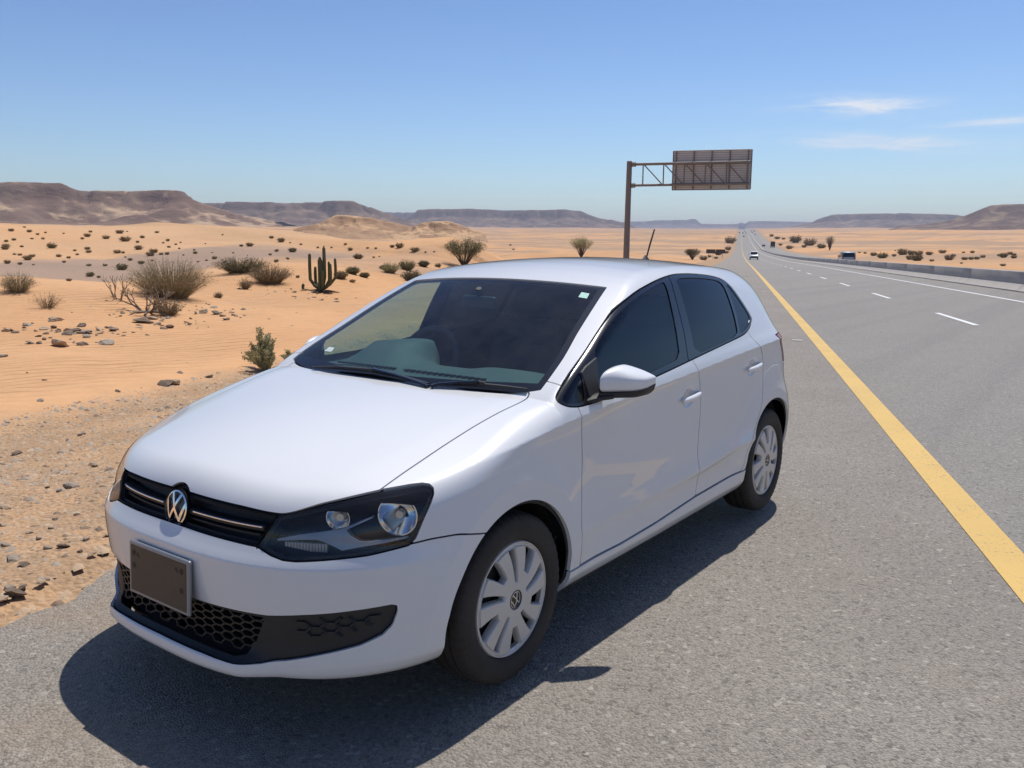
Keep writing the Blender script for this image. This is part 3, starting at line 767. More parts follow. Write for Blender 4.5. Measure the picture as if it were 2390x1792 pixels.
# ------------------------------------------------------------------ car materials
M = {}
M['paint'] = mat('white_paint', (.79, .80, .81), .32, coat=1., spec=.5, rvar=.04, scale=3)
M['shell_dark'] = mat('inner_shell', (.018, .019, .021), .75, bump=.1)
M['black_gloss'] = mat('black_gloss', (.012, .012, .014), .18, coat=.4)
M['black_plastic'] = mat('black_plastic', (.022, .022, .024), .55, var=.25, bump=.12, bscale=500)
M['rubber_seal'] = mat('rubber_seal', (.012, .012, .013), .6)
M['chrome'] = mat('chrome', (.82, .83, .84), .08, metal=1)
M['satin'] = mat('satin_silver', (.55, .56, .57), .32, metal=1)
M['hubcap'] = mat('hubcap_silver', (.60, .585, .555), .38, metal=.3, var=.08, scale=14)
M['tyre'] = mat('tyre_rubber', (.036, .030, .025), .82, var=.7, scale=6, bump=.25, bscale=160)
M['screen'] = glass_mat('windscreen_glass', (.54, .76, .78), 1.5, dust=.022)
M['side_glass'] = glass_mat('side_glass', (.60, .74, .73), 1.5)
M['privacy'] = glass_mat('privacy_glass', (.018, .022, .026), 1.5)
M['lens'] = glass_mat('lamp_lens', (.93, .95, .96), 1.48, dust=.02)
M['lamp_dark'] = mat('lamp_housing', (.010, .012, .016), .3)
M['red_lens'] = mat('red_lens', (.35, .01, .012), .12, coat=.8)
M['dash'] = mat('dashboard', (.10, .105, .10), .65, bump=.2, bscale=300)
M['cloth'] = mat('seat_cloth', (.065, .07, .078), .9, bump=.3, bscale=400)

car = empty('parked_car')
tag(car, 'white five-door hatchback parked on the road shoulder', 'car')

# ------------------------------------------------------------------ cut lines
DLO = [(1.091, .961), (1.114, .978), (1.151, 1.0), (1.211, 1.034), (1.271, 1.064), (1.382, 1.119), (1.496, 1.177), (1.589, 1.221), (1.679, 1.26), (1.766, 1.289), (1.88, 1.322), (2.001, 1.345), (2.121, 1.364), (2.249, 1.379), (2.35, 1.385), (2.528, 1.383), (2.741, 1.368), (2.863, 1.348), (2.915, 1.318), (2.957, 1.271), (2.998, 1.211), (3.029, 1.153), (3.03, 1.127), (2.975, 1.095), (2.879, 1.068), (2.792, 1.057), (2.636, 1.043), (2.394, 1.021), (2.176, 1.0), (1.976, .981), (1.792, .964), (1.571, .943), (1.336, .926), (1.223, .923), (1.17, .925), (1.116, .934), (1.088, .948)]
FWIN = [(1.398, 1.105), (1.435, 1.131), (1.521, 1.176), (1.622, 1.222), (1.747, 1.268), (1.854, 1.296), (1.995, 1.328), (2.152, 1.354), (2.158, 1.349), (2.140, 1.297), (2.115, 1.209), (2.092, 1.116), (2.064, 1.019), (1.93, 1.002), (1.763, .986), (1.484, .961), (1.322, .947), (1.345, .995), (1.381, 1.085)]
RWIN = [(2.289, 1.366), (2.482, 1.366), (2.703, 1.354), (2.808, 1.338), (2.824, 1.296), (2.815, 1.219), (2.794, 1.126), (2.767, 1.064), (2.479, 1.039), (2.221, 1.018), (2.238, 1.133), (2.253, 1.235), (2.268, 1.326)]
QWIN = [(2.872, 1.327), (2.917, 1.296), (2.955, 1.239), (2.998, 1.178), (3.013, 1.138), (2.964, 1.108), (2.89, 1.087), (2.803, 1.070), (2.813, 1.099), (2.842, 1.186), (2.858, 1.281)]
SAIL = [(1.105, .96), (1.165, .995), (1.245, 1.037), (1.262, 1.04), (1.250, .985), (1.235, .936), (1.175, .936), (1.122, .945)]     # small fixed pane ahead of the mirror
BLINE = [(2.286, .32), (2.292, .386), (2.280, .457), (2.270, .531), (2.276, .657), (2.280, .70), (2.273, .809), (2.246, .885), (2.200, .956), (2.174, .997)]
FDOOR = [(1.168, .96), (1.185, .902), (1.203, .839), (1.221, .713), (1.217, .566), (1.206, .462), (1.213, .403), (1.222, .341), (1.226, .294), (1.557, .288), (1.867, .297)] + BLINE + [(2.160, 1.03)]
RDOOR = BLINE[::-1] + [(2.5, .324), (2.723, .327), (2.838, .328), (2.866, .352), (2.884, .432), (2.905, .48), (2.96, .535), (3.037, .605), (3.07, .672), (3.096, .765), (3.092, .869), (3.057, .942), (2.996, .992), (2.947, 1.025), (2.919, 1.055), (2.895, 1.09), (2.150, 1.03)]
HLP = [(.45, .615), (.509, .598), (.564, .589), (.62, .588), (.776, .596), (.915, .603), (1.09, .619), (1.116, .636), (1.146, .681), (1.186, .735), (1.199, .760), (1.198, .774), (1.182, .783), (1.152, .786), (1.101, .784), (.965, .774), (.74, .745), (.54, .709)]
GRP = [(-.3, .722), (.1, .720), (.28, .716), (.443, .712), (.538, .708), (.448, .615), (.331, .618), (.1, .621), (-.3, .621)]
INP = [(-.3, .402), (.14, .404), (.307, .407), (.488, .409), (.639, .422), (.846, .435), (1.01, .443), (1.032, .438), (1.033, .419), (1.011, .377), (.969, .349), (.877, .323), (.702, .296), (.559, .272), (.451, .258), (.381, .257), (.184, .262), (-.3, .264)]
HONEY = [(-.3, .388), (.14, .390), (.30, .393), (.465, .394), (.447, .360), (.42, .312), (.385, .282), (.33, .274), (.15, .277), (-.3, .279)]
TLP = [(2.44, 1.03), (2.50, .985), (2.575, .93), (2.63, .86), (2.9, .83), (3.1, .84), (3.18, .90), (3.18, 1.0), (2.9, 1.03), (2.6, 1.04)]
c_xs = curve([(-.4, .64), (.3, .648), (.41, .652), (.51, .657), (.75, .663), (.874, .671), (1.0, .681), (1.06, .673), (1.1, .655), (1.3, .5), (4.5, .1)])
c_hr = curve([(0, .985), (.27, .992), (.446, 1.018), (.6, 1.057), (.65, 1.075), (.68, 1.09), (1, 1.3)])
c_ze = curve([(0, .7215), (.1, .720), (.28, .717), (.432, .711), (.545, .746), (.647, .774), (.7, .785), (1.2, .86)])
c_wx = curve([(.9, .72), (1.07, .700), (1.136, .696), (1.26, .680), (1.44, .640), (1.619, .604), (1.797, .567), (2.0, .53)])
c_sz = curve([(-.3, .66), (.42, .66), (.5, .65), (1.06, .63), (1.09, .6225), (1.195, .627), (1.289, .625), (1.447, .596), (1.6, .57), (3, .5)])

def cut(k, V):
    """signed field of one region on the given skin points (negative inside)"""
    X, y, z = np.abs(V[:, 0]), V[:, 1], V[:, 2]; u = X + y
    if k == 'screen':
        a, b = field_parts(V[:, 0], y, z)
        return np.maximum.reduce([X - c_wx(y), c_hr(X) + .004 - y, (y - .2 * X * X) - 1.737, a - b - .02])
    if k == 'hood':
        h = np.maximum.reduce([X - c_xs(y), y - c_hr(X), np.where(y < .6, c_ze(X) - z, -1)])
        return np.maximum(h, np.where(y < .3, .076 - np.hypot(X, z - .664), -1))
    if k == 'lamp': return np.where(y < .7, psd(HLP, u, z), 1.)
    if k == 'grille':
        g = np.where(y < .4, psd(GRP, u, z), 1.)
        return np.minimum(g, np.where(y < .3, np.maximum(np.hypot(X, z - .664) - .076, .64 - z), 1))
    if k == 'intake': return np.where(y < .6, psd(INP, u, z), 1.)
    if k == 'arch_f': return np.maximum(np.hypot(y - FWY, z - WZ) - .350, .3 - X)
    if k == 'arch_r': return np.maximum(np.hypot(y - RWY, z - WZ) - .366, .3 - X)
    if k == 'dlo':
        a, b = field_parts(V[:, 0], y, z)
        return np.maximum(psd(DLO_S, y, z), b - a - .03)
    if k == 'fdoor': return np.where(X > .6, psd(FDOOR, y, z), 1.)
    if k == 'rdoor': return np.where(X > .6, psd(RDOOR, y, z), 1.)
    if k == 'sill': return np.where(X > .55, psd([(.9, .1), (.9, .2905), (1.24, .2905), (1.557, .285), (1.867, .294), (2.29, .317), (2.723, .3235), (2.84, .325), (3.0, .325), (3.0, .1)], y, z), 1.)
    if k == 'bumper': return np.maximum(z - c_sz(u), y - .70)
    if k == 'fender':
        d = np.interp(z, [.29, .341, .403, .462, .566, .713, .839, .902, .93], [1.226, 1.222, 1.213, 1.206, 1.217, 1.221, 1.203, 1.185, 1.176])
        return np.maximum.reduce([np.where(z < .93, y - d, y - 1.150), np.where(y < .70, c_sz(u) - z, -1), .80 - u])
    if k == 'tail': return np.where(y > 3.0, psd(TLP, y - X, z), 1.)
    if k == 'rear_glass': return np.where(y > 3.3, np.maximum.reduce([X - (.62 - .35 * (z - 1.05)), 1.06 - z, z - 1.335]), 1.)
DLO_S = smooth_poly(DLO, 1)

def region(keep, drop, extra=None, gap=.0028, V=None, T=None):
    """skin inside every field of keep and outside every field of drop"""
    V, T = (SV, ST) if V is None else (V, T)
    for k in keep:
        V, T = clip(V, T, cut(k, V) + gap)
    for k in drop:
        V, T = clip(V, T, gap - cut(k, V))
    if extra:
        for fn in extra: V, T = clip(V, T, fn(V))
    return V, T

def sym(name, V, T, m, parent, inset=0., flange=.010):
    """symmetric panel across the centre line: half + mirrored half in one mesh"""
    V = project(V, 2); mid = np.abs(V[:, 0]) < 1e-5
    N = grad(V); N[mid, 0] = 0; N /= np.linalg.norm(N, axis=1)[:, None]
    V = V - N * inset; V[mid, 0] = 0
    nv = len(V); NN = N
    if flange:
        e = np.concatenate([T[:, [0, 1]], T[:, [1, 2]], T[:, [2, 0]]]); es = np.sort(e, 1)
        u, i0, cn = np.unique(es, axis=0, return_index=True, return_counts=True)
        be = e[i0[cn == 1]]; be = be[~(mid[be[:, 0]] & mid[be[:, 1]])]
        vs, inv = np.unique(be, return_inverse=True); inv = inv.reshape(be.shape)
        t = V[be[:, 1]] - V[be[:, 0]]; rn = np.cross(t, N[be[:, 0]])
        rN = np.zeros((len(vs), 3)); np.add.at(rN, inv[:, 0], rn); np.add.at(rN, inv[:, 1], rn); rN /= np.maximum(np.linalg.norm(rN, axis=1), 1e-9)[:, None]
        V = np.concatenate([V, V[vs], V[vs] - N[vs] * flange]); NN = np.concatenate([N, rN, rN])
        a0, a1 = nv + inv[:, 0], nv + inv[:, 1]; b0, b1 = a0 + len(vs), a1 + len(vs)
        T = np.concatenate([T, np.stack([a1, a0, b0], 1), np.stack([a1, b0, b1], 1)])
    k = len(V); V2 = V.copy(); V2[:, 0] *= -1; N2 = NN.copy(); N2[:, 0] *= -1
    return mesh_obj(name, np.concatenate([V, V2]), np.concatenate([T, T[:, ::-1] + k]), m, parent, True, np.concatenate([NN, N2]))

def both(name, V, T, m, inset=0., flange=.010, parent=None, label=None):
    o = panel(name, V, T, m, parent or car, inset, flange)
    q = mirror_panel(o, parent or car)
    return o, q

def rim_only(name, V, T, m, parent, depth, inset=.001):
    """just the folded wall round a cut, e.g. the side walls of a lamp housing"""
    o = panel('tmp', V, T, m, parent, inset, depth)
    me = o.data; n = len(me.polygons) - len(T)
    f = np.empty(len(me.polygons) * 3, np.int32); me.polygons.foreach_get('vertices', f); f = f.reshape(-1, 3)[len(T):]
    co = np.empty(len(me.vertices) * 3); me.vertices.foreach_get('co', co); co = co.reshape(-1, 3)
    bpy.data.objects.remove(o, do_unlink=True)
    V2, T2 = compact(co, f)
    r = mesh_obj(name, V2, T2, m, parent, False)
    me = r.data.copy(); c2 = V2.copy(); c2[:, 0] *= -1
    mesh_obj(name, c2, T2[:, ::-1].copy(), m, parent, False)
    return r

ARCH = ['arch_f', 'arch_r']
low = [lambda V: .207 - V[:, 2]]
# painted panels
bonnet = sym('bonnet', *region(['hood'], [], [lambda V: V[:, 1] - 1.2]), M['paint'], car)
bumper = sym('front_bumper', *region(['bumper'], ['hood', 'lamp', 'grille', 'intake', 'arch_f'], low + [lambda V: np.where(V[:, 1] < .3, .008 - np.maximum(cut('lamp', V), cut('grille', V)), -1.)]), M['paint'], car)
both('front_fender', *region(['fender'], ['hood', 'screen', 'lamp', 'arch_f', 'dlo', 'sill', 'fdoor'], low), M['paint'], flange=.018)
fd, fd2 = both('front_door', *region(['fdoor'], ['dlo', 'sill']), M['paint'])
rd, rd2 = both('rear_door', *region(['rdoor'], ['dlo', 'sill', 'arch_r', 'fdoor']), M['paint'])
both('side_sill', *region(['sill'], ARCH, low), M['paint'], inset=-.004, flange=.016)
SHELL_DROP = ['screen', 'hood', 'lamp', 'grille', 'intake', 'arch_f', 'arch_r', 'dlo', 'fdoor', 'rdoor', 'sill', 'bumper', 'fender', 'tail', 'rear_glass']
shell = sym('body_shell', *region([], SHELL_DROP, [lambda V: .215 - V[:, 2], lambda V: 1.0 - V[:, 1], lambda V: np.where((V[:, 1] < 1.16) & (np.abs(V[:, 0]) < .66), 1., -1.)]), M['paint'], car, flange=.012)
# dark structure behind the gaps, also the cabin lining
V, T = region([], ['screen', 'dlo', 'lamp', 'grille', 'intake', 'arch_f', 'arch_r', 'rear_glass'], [lambda V: .23 - V[:, 2]], gap=-.012)
inner = sym('inner_shell', V, T, M['shell_dark'], car, inset=.016, flange=0)
# glass
WIN = {'FW': FWIN, 'RW': RWIN, 'QW': QWIN, 'SA': SAIL}
pf = {k: (lambda V, P=smooth_poly(P, 1): np.maximum(psd(P, V[:, 1], V[:, 2]), .45 - np.abs(V[:, 0]))) for k, P in WIN.items()}
DV, DT = region(['dlo'], [])
b_y = lambda V: np.interp(V[:, 2], [.9, 1.015, 1.12, 1.23, 1.32, 1.38, 1.45], [2.12, 2.140, 2.165, 2.182, 2.203, 2.245, 2.30])
TV, TT = region([], [], [lambda V, f=f: -f(V) for f in pf.values()], V=DV, T=DT)
both('front_window_trim', *region([], [], [lambda V: V[:, 1] - b_y(V) + .003], V=TV, T=TT), M['black_gloss'], inset=.001, flange=.008)
both('rear_window_trim', *region([], [], [lambda V: b_y(V) - V[:, 1] + .003], V=TV, T=TT), M['black_gloss'], inset=.001, flange=.008)
both('door_glass', *region([], [], [pf['FW']], V=DV, T=DT), M['side_glass'], inset=.005, flange=0, parent=car)
both('rear_door_glass', *region([], [], [pf['RW']], V=DV, T=DT), M['privacy'], inset=.005, flange=0)
both('quarter_glass', *region([], [], [pf['QW']], V=DV, T=DT), M['privacy'], inset=.004, flange=0)
both('front_quarter_glass', *region([], [], [pf['SA']], V=DV, T=DT), M['privacy'], inset=.004, flange=0)
def frit(V):
    X, y = np.abs(V[:, 0]), V[:, 1]; yy = y - .2 * X * X
    return np.maximum.reduce([X - c_wx(y) + .030, (1.045 + .0 * X) - yy, yy - 1.717])
WV, WT = region(['screen'], [])
sym('windscreen', *region([], [], [frit], V=WV, T=WT), M['screen'], car, inset=.006, flange=0)
sym('windscreen_border', *region([], [], [lambda V: -frit(V)], V=WV, T=WT), M['black_gloss'], car, inset=.0055, flange=0)
sym('rear_window', *region(['rear_glass'], []), M['privacy'], car, inset=.004, flange=.01)
both('tail_lamp', *region(['tail'], []), M['red_lens'], inset=-.002, flange=.02)
# ------------------------------------------------------------------ points on the skin
def bis(f, lo, hi, n=40):
    """outermost-to-inside root: f(lo) > 0 (outside), f(hi) < 0"""
    for _ in range(n):
        m = (lo + hi) / 2; s = f(m) > 0
        lo = np.where(s, m, lo); hi = np.where(s, hi, m)
    return (lo + hi) / 2
def skin_x(y, z):
    y, z = np.asarray(y, float), np.asarray(z, float)
    return bis(lambda x: field(x, y, z), np.full(y.shape, 1.1), np.full(y.shape, .2))
def skin_y(x, z):
    x, z = np.asarray(x, float), np.asarray(z, float)
    return bis(lambda y: field(x, y, z), np.full(x.shape, -.3), np.full(x.shape, 1.3))
def skin_z(x, y):
    x, y = np.asarray(x, float), np.asarray(y, float)
    return bis(lambda z: field(x, y, z), np.full(x.shape, 1.7), np.full(x.shape, .5))
def front_u(u, z):
    """skin point of the nose for plan coordinate u = x + y"""
    lo, hi = np.full(np.shape(u), -.2), np.full(np.shape(u), .9)
    u, z = np.broadcast_arrays(np.asarray(u, float), np.asarray(z, float))
    lo, hi = np.full(u.shape, -.05), np.full(u.shape, .85)
    for _ in range(40):
        m = (lo + hi) / 2; s = m + skin_y(m, z) < u
        lo = np.where(s, m, lo); hi = np.where(s, hi, m)
    x = (lo + hi) / 2
    return x, skin_y(x, z)

# ------------------------------------------------------------------ headlamps
LV, LT = region(['lamp'], [])
hl = panel('headlamp', LV, LT, M['lamp_dark'], car, .085, 0)
hl2 = mirror_panel(hl, car)
for P, sgn in ((hl, 1), (hl2, -1)):
    def hpart(o):
        if sgn < 0:
            q = mirror_obj(o, o.name.split('.')[0], P); bpy.data.objects.remove(o, do_unlink=True); return q
        return o
    o = panel('lens', LV, LT, M['lens'], P, .002, 0)
    if sgn < 0: mirror_panel(o, P); bpy.data.objects.remove(o, do_unlink=True)
    # side walls of the housing
    w = panel('tmp', LV, LT, M['lamp_dark'], P, .004, .082)
    f = np.empty(len(w.data.polygons) * 3, np.int32); w.data.polygons.foreach_get('vertices', f); f = f.reshape(-1, 3)[len(LT):]
    co = np.empty(len(w.data.vertices) * 3); w.data.vertices.foreach_get('co', co); co = co.reshape(-1, 3)
    bpy.data.objects.remove(w, do_unlink=True); V2, T2 = compact(co, f); V2[:, 0] *= sgn
    mesh_obj('housing_wall', V2, T2, M['lamp_dark'], P, False)
    # black seal round the lens edge
    for nm, (cx, cy, cz), rad, dep, top in (('main_reflector', (.700, .345, .700), .060, .055, .036), ('inner_reflector', (.572, .222, .698), .036, .038, .020)):
        prof = [(0, rad * 1.06), (-.006, rad * 1.06), (-.006, rad)] + [(-.006 + dep * (1 - (k / 8) ** 2), rad * k / 8) for k in range(8, -1, -1)]
        b = MB().lathe([(a, max(r, .0004)) for a, r in prof], n=40, axis='y')
        v = []
        for q in b.v:
            x, y, z = q
            if z > top: z = top + (z - top) * .04
            v.append((x, y, z))
        b.v = v
        b.xf(Matrix.Translation((cx, cy, cz)) @ Matrix.Rotation(R(24), 4, 'Z'))
        r_ = hpart(b.build(nm, M['chrome'], P, angle=50))
        g = MB().lathe([(-.002, .0005), (-.002, .012), (.004, .014), (.03, .012)], n=20, axis='y').xf(Matrix.Translation((cx, cy + .006, cz)) @ Matrix.Rotation(R(24), 4, 'Z'))
        hpart(g.build('bulb_shield', M['satin'], P))
    wing = [(.428, .106, .634), (.49, .139, .651), (.545, .175, .661), (.592, .21, .669), (.605, .225, .676), (.627, .253, .689), (.651, .285, .701), (.652, .283, .697), (.63, .251, .683), (.606, .221, .667), (.62, .224, .65), (.642, .238, .635), (.659, .256, .632), (.705, .317, .634), (.731, .361, .637), (.731, .357, .631), (.692, .294, .624), (.645, .234, .618), (.61, .198, .61), (.587, .186, .622), (.559, .171, .634), (.541, .161, .639), (.495, .135, .637), (.43, .104, .629)]
    bm = bmesh.new(); vs = [bm.verts.new(p) for p in wing]; fc = bm.faces.new(vs); bmesh.ops.triangulate(bm, faces=[fc])
    ex = bmesh.ops.extrude_face_region(bm, geom=bm.faces[:])
    bmesh.ops.translate(bm, verts=[q for q in ex['geom'] if isinstance(q, bmesh.types.BMVert)], vec=(-.01, .02, -.002))
    bmesh.ops.recalc_face_normals(bm, faces=bm.faces)
    me = bpy.data.meshes.new('trim_wing'); bm.to_mesh(me); bm.free(); me.materials.append(mat('lamp_trim', (.30, .32, .35), .35, metal=.6))
    o = bpy.data.objects.new('trim_wing', me); col.objects.link(o); o.parent = P; hpart(o)
    # ribbed indicator behind the lower inner corner
    b = MB()
    for k in range(14):
        t = k / 13; x = .452 + .11 * t; y = .118 + .058 * t
        zt_, zb = .627, .612 - .012 * min(1, t * 1.6)
        b.box((x, y + .004, (zt_ + zb) / 2), (.0085, .012, zt_ - zb), Matrix.Rotation(R(28), 3, 'Z'))
    hpart(b.build('indicator', mat('indicator_lens', (.34, .33, .33), .15, coat=.6), P, smooth=False, bevel=.002))

# ------------------------------------------------------------------ upper grille
def bar(name, zc, hgt, x0, x1, inset, depth, m, parent, n=40, both_=True):
    """moulded bar that follows the curve of the nose"""
    b = MB(); xs = np.linspace(x0, x1, n); ys = skin_y(np.abs(xs), np.full(n, zc)) + inset
    V = []; F = []
    for x, y in zip(xs, ys):
        V += [(x, y, zc - hgt / 2), (x, y, zc + hgt / 2), (x, y + depth, zc + hgt / 2), (x, y + depth, zc - hgt / 2)]
    for i in range(n - 1):
        for k in range(4): F.append((i * 4 + k, i * 4 + (k + 1) % 4, i * 4 + 4 + (k + 1) % 4, i * 4 + 4 + k))
    F += [(3, 2, 1, 0), tuple(n * 4 - 4 + k for k in range(4))]
    return b.add(V, F).build(name, m, parent, bevel=min(hgt, depth) * .2)
GV, GT = region(['grille'], [])
grille = sym('radiator_grille', GV, GT, M['black_plastic'], car, inset=.055, flange=0)
w = sym('tmp', GV, GT, M['black_gloss'], grille, inset=.001, flange=.054)
nT = len(GT)
f = np.empty(len(w.data.polygons) * 3, np.int32); w.data.polygons.foreach_get('vertices', f); f = f.reshape(-1, 3)
half = len(f) // 2
f = np.concatenate([f[nT:half], f[half + nT:]])
co = np.empty(len(w.data.vertices) * 3); w.data.vertices.foreach_get('co', co); co = co.reshape(-1, 3)
bpy.data.objects.remove(w, do_unlink=True); V2, T2 = compact(co, f)
mesh_obj('grille_frame', V2, T2, M['rubber_seal'], grille, False)
for zc, x1 in ((.704, .425), (.638, .37)):
    bar('slat', zc, .008, -x1, x1, .026, .02, M['black_plastic'], grille)
bar('slat', .662, .018, -.39, .39, .014, .035, M['black_plastic'], grille)
for a, c in ((-.385, -.083), (.083, .385)):
    bar('chrome_strip', .6665, .0055, a, c, .010, .008, M['chrome'], grille, n=24)

# ------------------------------------------------------------------ emblem
def emblem(name, rad, thick, parent, M4, mchrome, mback):
    b = MB(); n = 64
    def ring(r0, r1, z0, z1):
        b.lathe([(z0, r0), (z1, r0 + (r1 - r0) * .15), (z1, r1 - (r1 - r0) * .25), (z0, r1)], n=n, axis='z')
    ring(rad * .86, rad, 0, thick)
    def stroke(pts, w):
        P = [Vector((x * rad, y * rad)) for x, y in pts]; w *= rad / 2
        L, Rr = [], []
        for i, p in enumerate(P):
            d0 = (P[i] - P[i - 1]).normalized() if i else None
            d1 = (P[i + 1] - P[i]).normalized() if i < len(P) - 1 else None
            if d0 is None: nrm = Vector((-d1.y, d1.x)); k = 1
            elif d1 is None: nrm = Vector((-d0.y, d0.x)); k = 1
            else:
                a, c = Vector((-d0.y, d0.x)), Vector((-d1.y, d1.x)); nrm = (a + c).normalized(); k = min(1 / max(nrm.dot(a), .3), 2.6)
            L.append(p + nrm * w * k); Rr.append(p - nrm * w * k)
        for i in range(len(P) - 1):
            q = [L[i], L[i + 1], Rr[i + 1], Rr[i]]
            b.add([(x, y, 0) for x, y in q] + [(x, y, thick * .85) for x, y in q], [(0, 1, 2, 3), (7, 6, 5, 4), (0, 4, 5, 1), (1, 5, 6, 2), (2, 6, 7, 3), (3, 7, 4, 0)])
    stroke([(-.40, .82), (0, .10), (.40, .82)], .155)
    stroke([(-.84, .40), (-.44, -.60), (0, .0 + .02), (.44, -.60), (.84, .40)], .155)
    o = b.build(name, mchrome, parent, angle=35)
    bm = bmesh.new(); bm.from_mesh(o.data); bmesh.ops.subdivide_edges(bm, edges=bm.edges[:], cuts=3, use_grid_fill=True)
    for v in bm.verts: v.co.z -= .16 * rad * (v.co.x ** 2 + v.co.y ** 2) / rad ** 2      # gently domed
    for v in bm.verts: v.co = M4 @ v.co
    for e in bm.edges: e.smooth = len(e.link_faces) != 2 or e.calc_face_angle(0) < R(35)
    bm.to_mesh(o.data); bm.free()
    k = MB().lathe([(-rad * .25, .0005), (-rad * .25, rad * 1.04), (thick * .15, rad * 1.04), (thick * .15 - .16 * rad, rad * .97), (thick * .1, .0005)], n=n, axis='z').xf(M4)
    k.build('emblem_disc', mback, o, angle=35)
    return o
tilt = Matrix.Rotation(R(78), 4, 'X')
emblem('emblem', .060, .009, car, Matrix.Translation((0, .042, .664)) @ tilt, M['chrome'], M['black_gloss'])

# ------------------------------------------------------------------ lower intake with honeycomb
IV, IT = region(['intake'], [])
def in_honey(V): return psd(HONEY, np.abs(V[:, 0]) + V[:, 1], V[:, 2])
surround = sym('lower_grille', *region([], [], [lambda V: .001 - in_honey(V)], V=IV, T=IT), M['black_plastic'], car, inset=.012, flange=.05)
sym('intake_backing', *region([], [], [in_honey], V=IV, T=IT), M['shell_dark'], surround, inset=.075, flange=0)
MB().box((0, .16, .33), (1.0, .02, .26)).box((-.462, .130, .33), (.012, .07, .25)).box((.462, .130, .33), (.012, .07, .25)).prism([(-.45, .105), (-.40, .08), (-.3, .05), (.3, .05), (.40, .08), (.45, .105), (.45, .165), (-.45, .165)], .219, .229).build('intake_light_block', M['shell_dark'], surround)  # dark back, side walls and floor added inside the intake to block stray brightness
def hexbars(name, poly, su, sz, u0, u1, z0, z1, wdt, inset, depth, m, parent):
    segs = []                                    # flat-topped stretched hexagons, su wide and sz high
    cu = su * .72; t = cu - su / 2
    for i in range(int((u1 - u0) / cu) + 3):
        for j in range(int((z1 - z0) / sz) + 3):
            u = u0 + i * cu; z = z0 + j * sz + (sz / 2 if i % 2 else 0)
            segs += [((u - t, z + sz / 2), (u + t, z + sz / 2)), ((u + t, z + sz / 2), (u + su / 2, z)), ((u + su / 2, z), (u + t, z - sz / 2))]
    b = MB()
    P = np.array([(p, q) for p, q in segs], float)
    mid = P.mean(1); d = psd(poly, mid[:, 0], mid[:, 1]); P = P[d < -.002]
    if not len(P): return None
    xa, ya = front_u(P[:, 0, 0], P[:, 0, 1]); xb, yb = front_u(P[:, 1, 0], P[:, 1, 1])
    for k in range(len(P)):
        A = Vector((xa[k], ya[k] + inset, P[k, 0, 1])); B = Vector((xb[k], yb[k] + inset, P[k, 1, 1]))
        t = (B - A); L = t.length
        if L < .002: continue
        t /= L; nrm = Vector((.0, -1, 0)); s = t.cross(nrm).normalized() * wdt / 2; A -= t * wdt * .3; B += t * wdt * .3
        dd = Vector((0, depth, 0))
        q = [A + s, B + s, B - s, A - s]
        b.add(q + [p + dd for p in q], [(0, 1, 2, 3), (0, 4, 5, 1), (1, 5, 6, 2), (2, 6, 7, 3), (3, 7, 4, 0)])
    return b
hb = hexbars('honeycomb', HONEY, .066, .0245, -.05, .5, .27, .40, .0065, .014, .022, M['black_plastic'], surround)
k = len(hb.v); vv = list(hb.v); ff = list(hb.f)
hb.add([(-x, y, z) for x, y, z in vv], [q[::-1] for q in ff])
hb.build('honeycomb', mat('honeycomb_plastic', (.009, .009, .010), .5, bump=.05), surround, smooth=False)
DUM = [(.60, .398), (.84, .412), (.95, .415), (.92, .385), (.80, .352), (.60, .345)]
hb = hexbars('dummy', DUM, .085, .030, .5, 1.0, .32, .43, .006, .006, .012, None, None)
vv = list(hb.v); ff = list(hb.f); hb.add([(-x, y, z) for x, y, z in vv], [q[::-1] for q in ff])
sv_ = hb.build('side_vent_ribs', M['black_plastic'], surround, smooth=False); sv_['kind'] = 'stuff'

# ------------------------------------------------------------------ plate holder
plate = MB().box((0, 0, 0), (.340, .014, .178)).xf(Matrix.Translation((0, -.028, .452)) @ Matrix.Rotation(R(-3), 4, 'X'))
pl = plate.build('plate_holder', mat('plate_frame', (.27, .28, .30), .35, metal=.5, var=.1), car, bevel=.006, seg=3)
PM = Matrix.Translation((0, -.028, .452)) @ Matrix.Rotation(R(-3), 4, 'X')
MB().box((0, -.0064, 0), (.316, .004, .156)).xf(PM).build('plate_blank', mat('plate_blank', (.045, .036, .03), .45, var=.35, scale=12, bump=.05), pl, bevel=.002)
for x, z, r_ in ((-.138, .052, .0095), (-.138, .010, .0095), (.132, .050, .0095), (.132, -.012, .0095), (-.116, .050, .005), (-.108, .044, .003), (.103, .052, .005), (.110, .045, .003)):
    MB().lathe([(0, .0004), (0, r_), (.002, r_)], n=16, axis='y').xf(PM @ Matrix.Translation((x, -.0092, z))).build('bolt_hole', M['rubber_seal'], pl)
MB().box((0, .012, 0), (.16, .02, .10)).xf(PM).build('bracket', M['black_plastic'], pl)

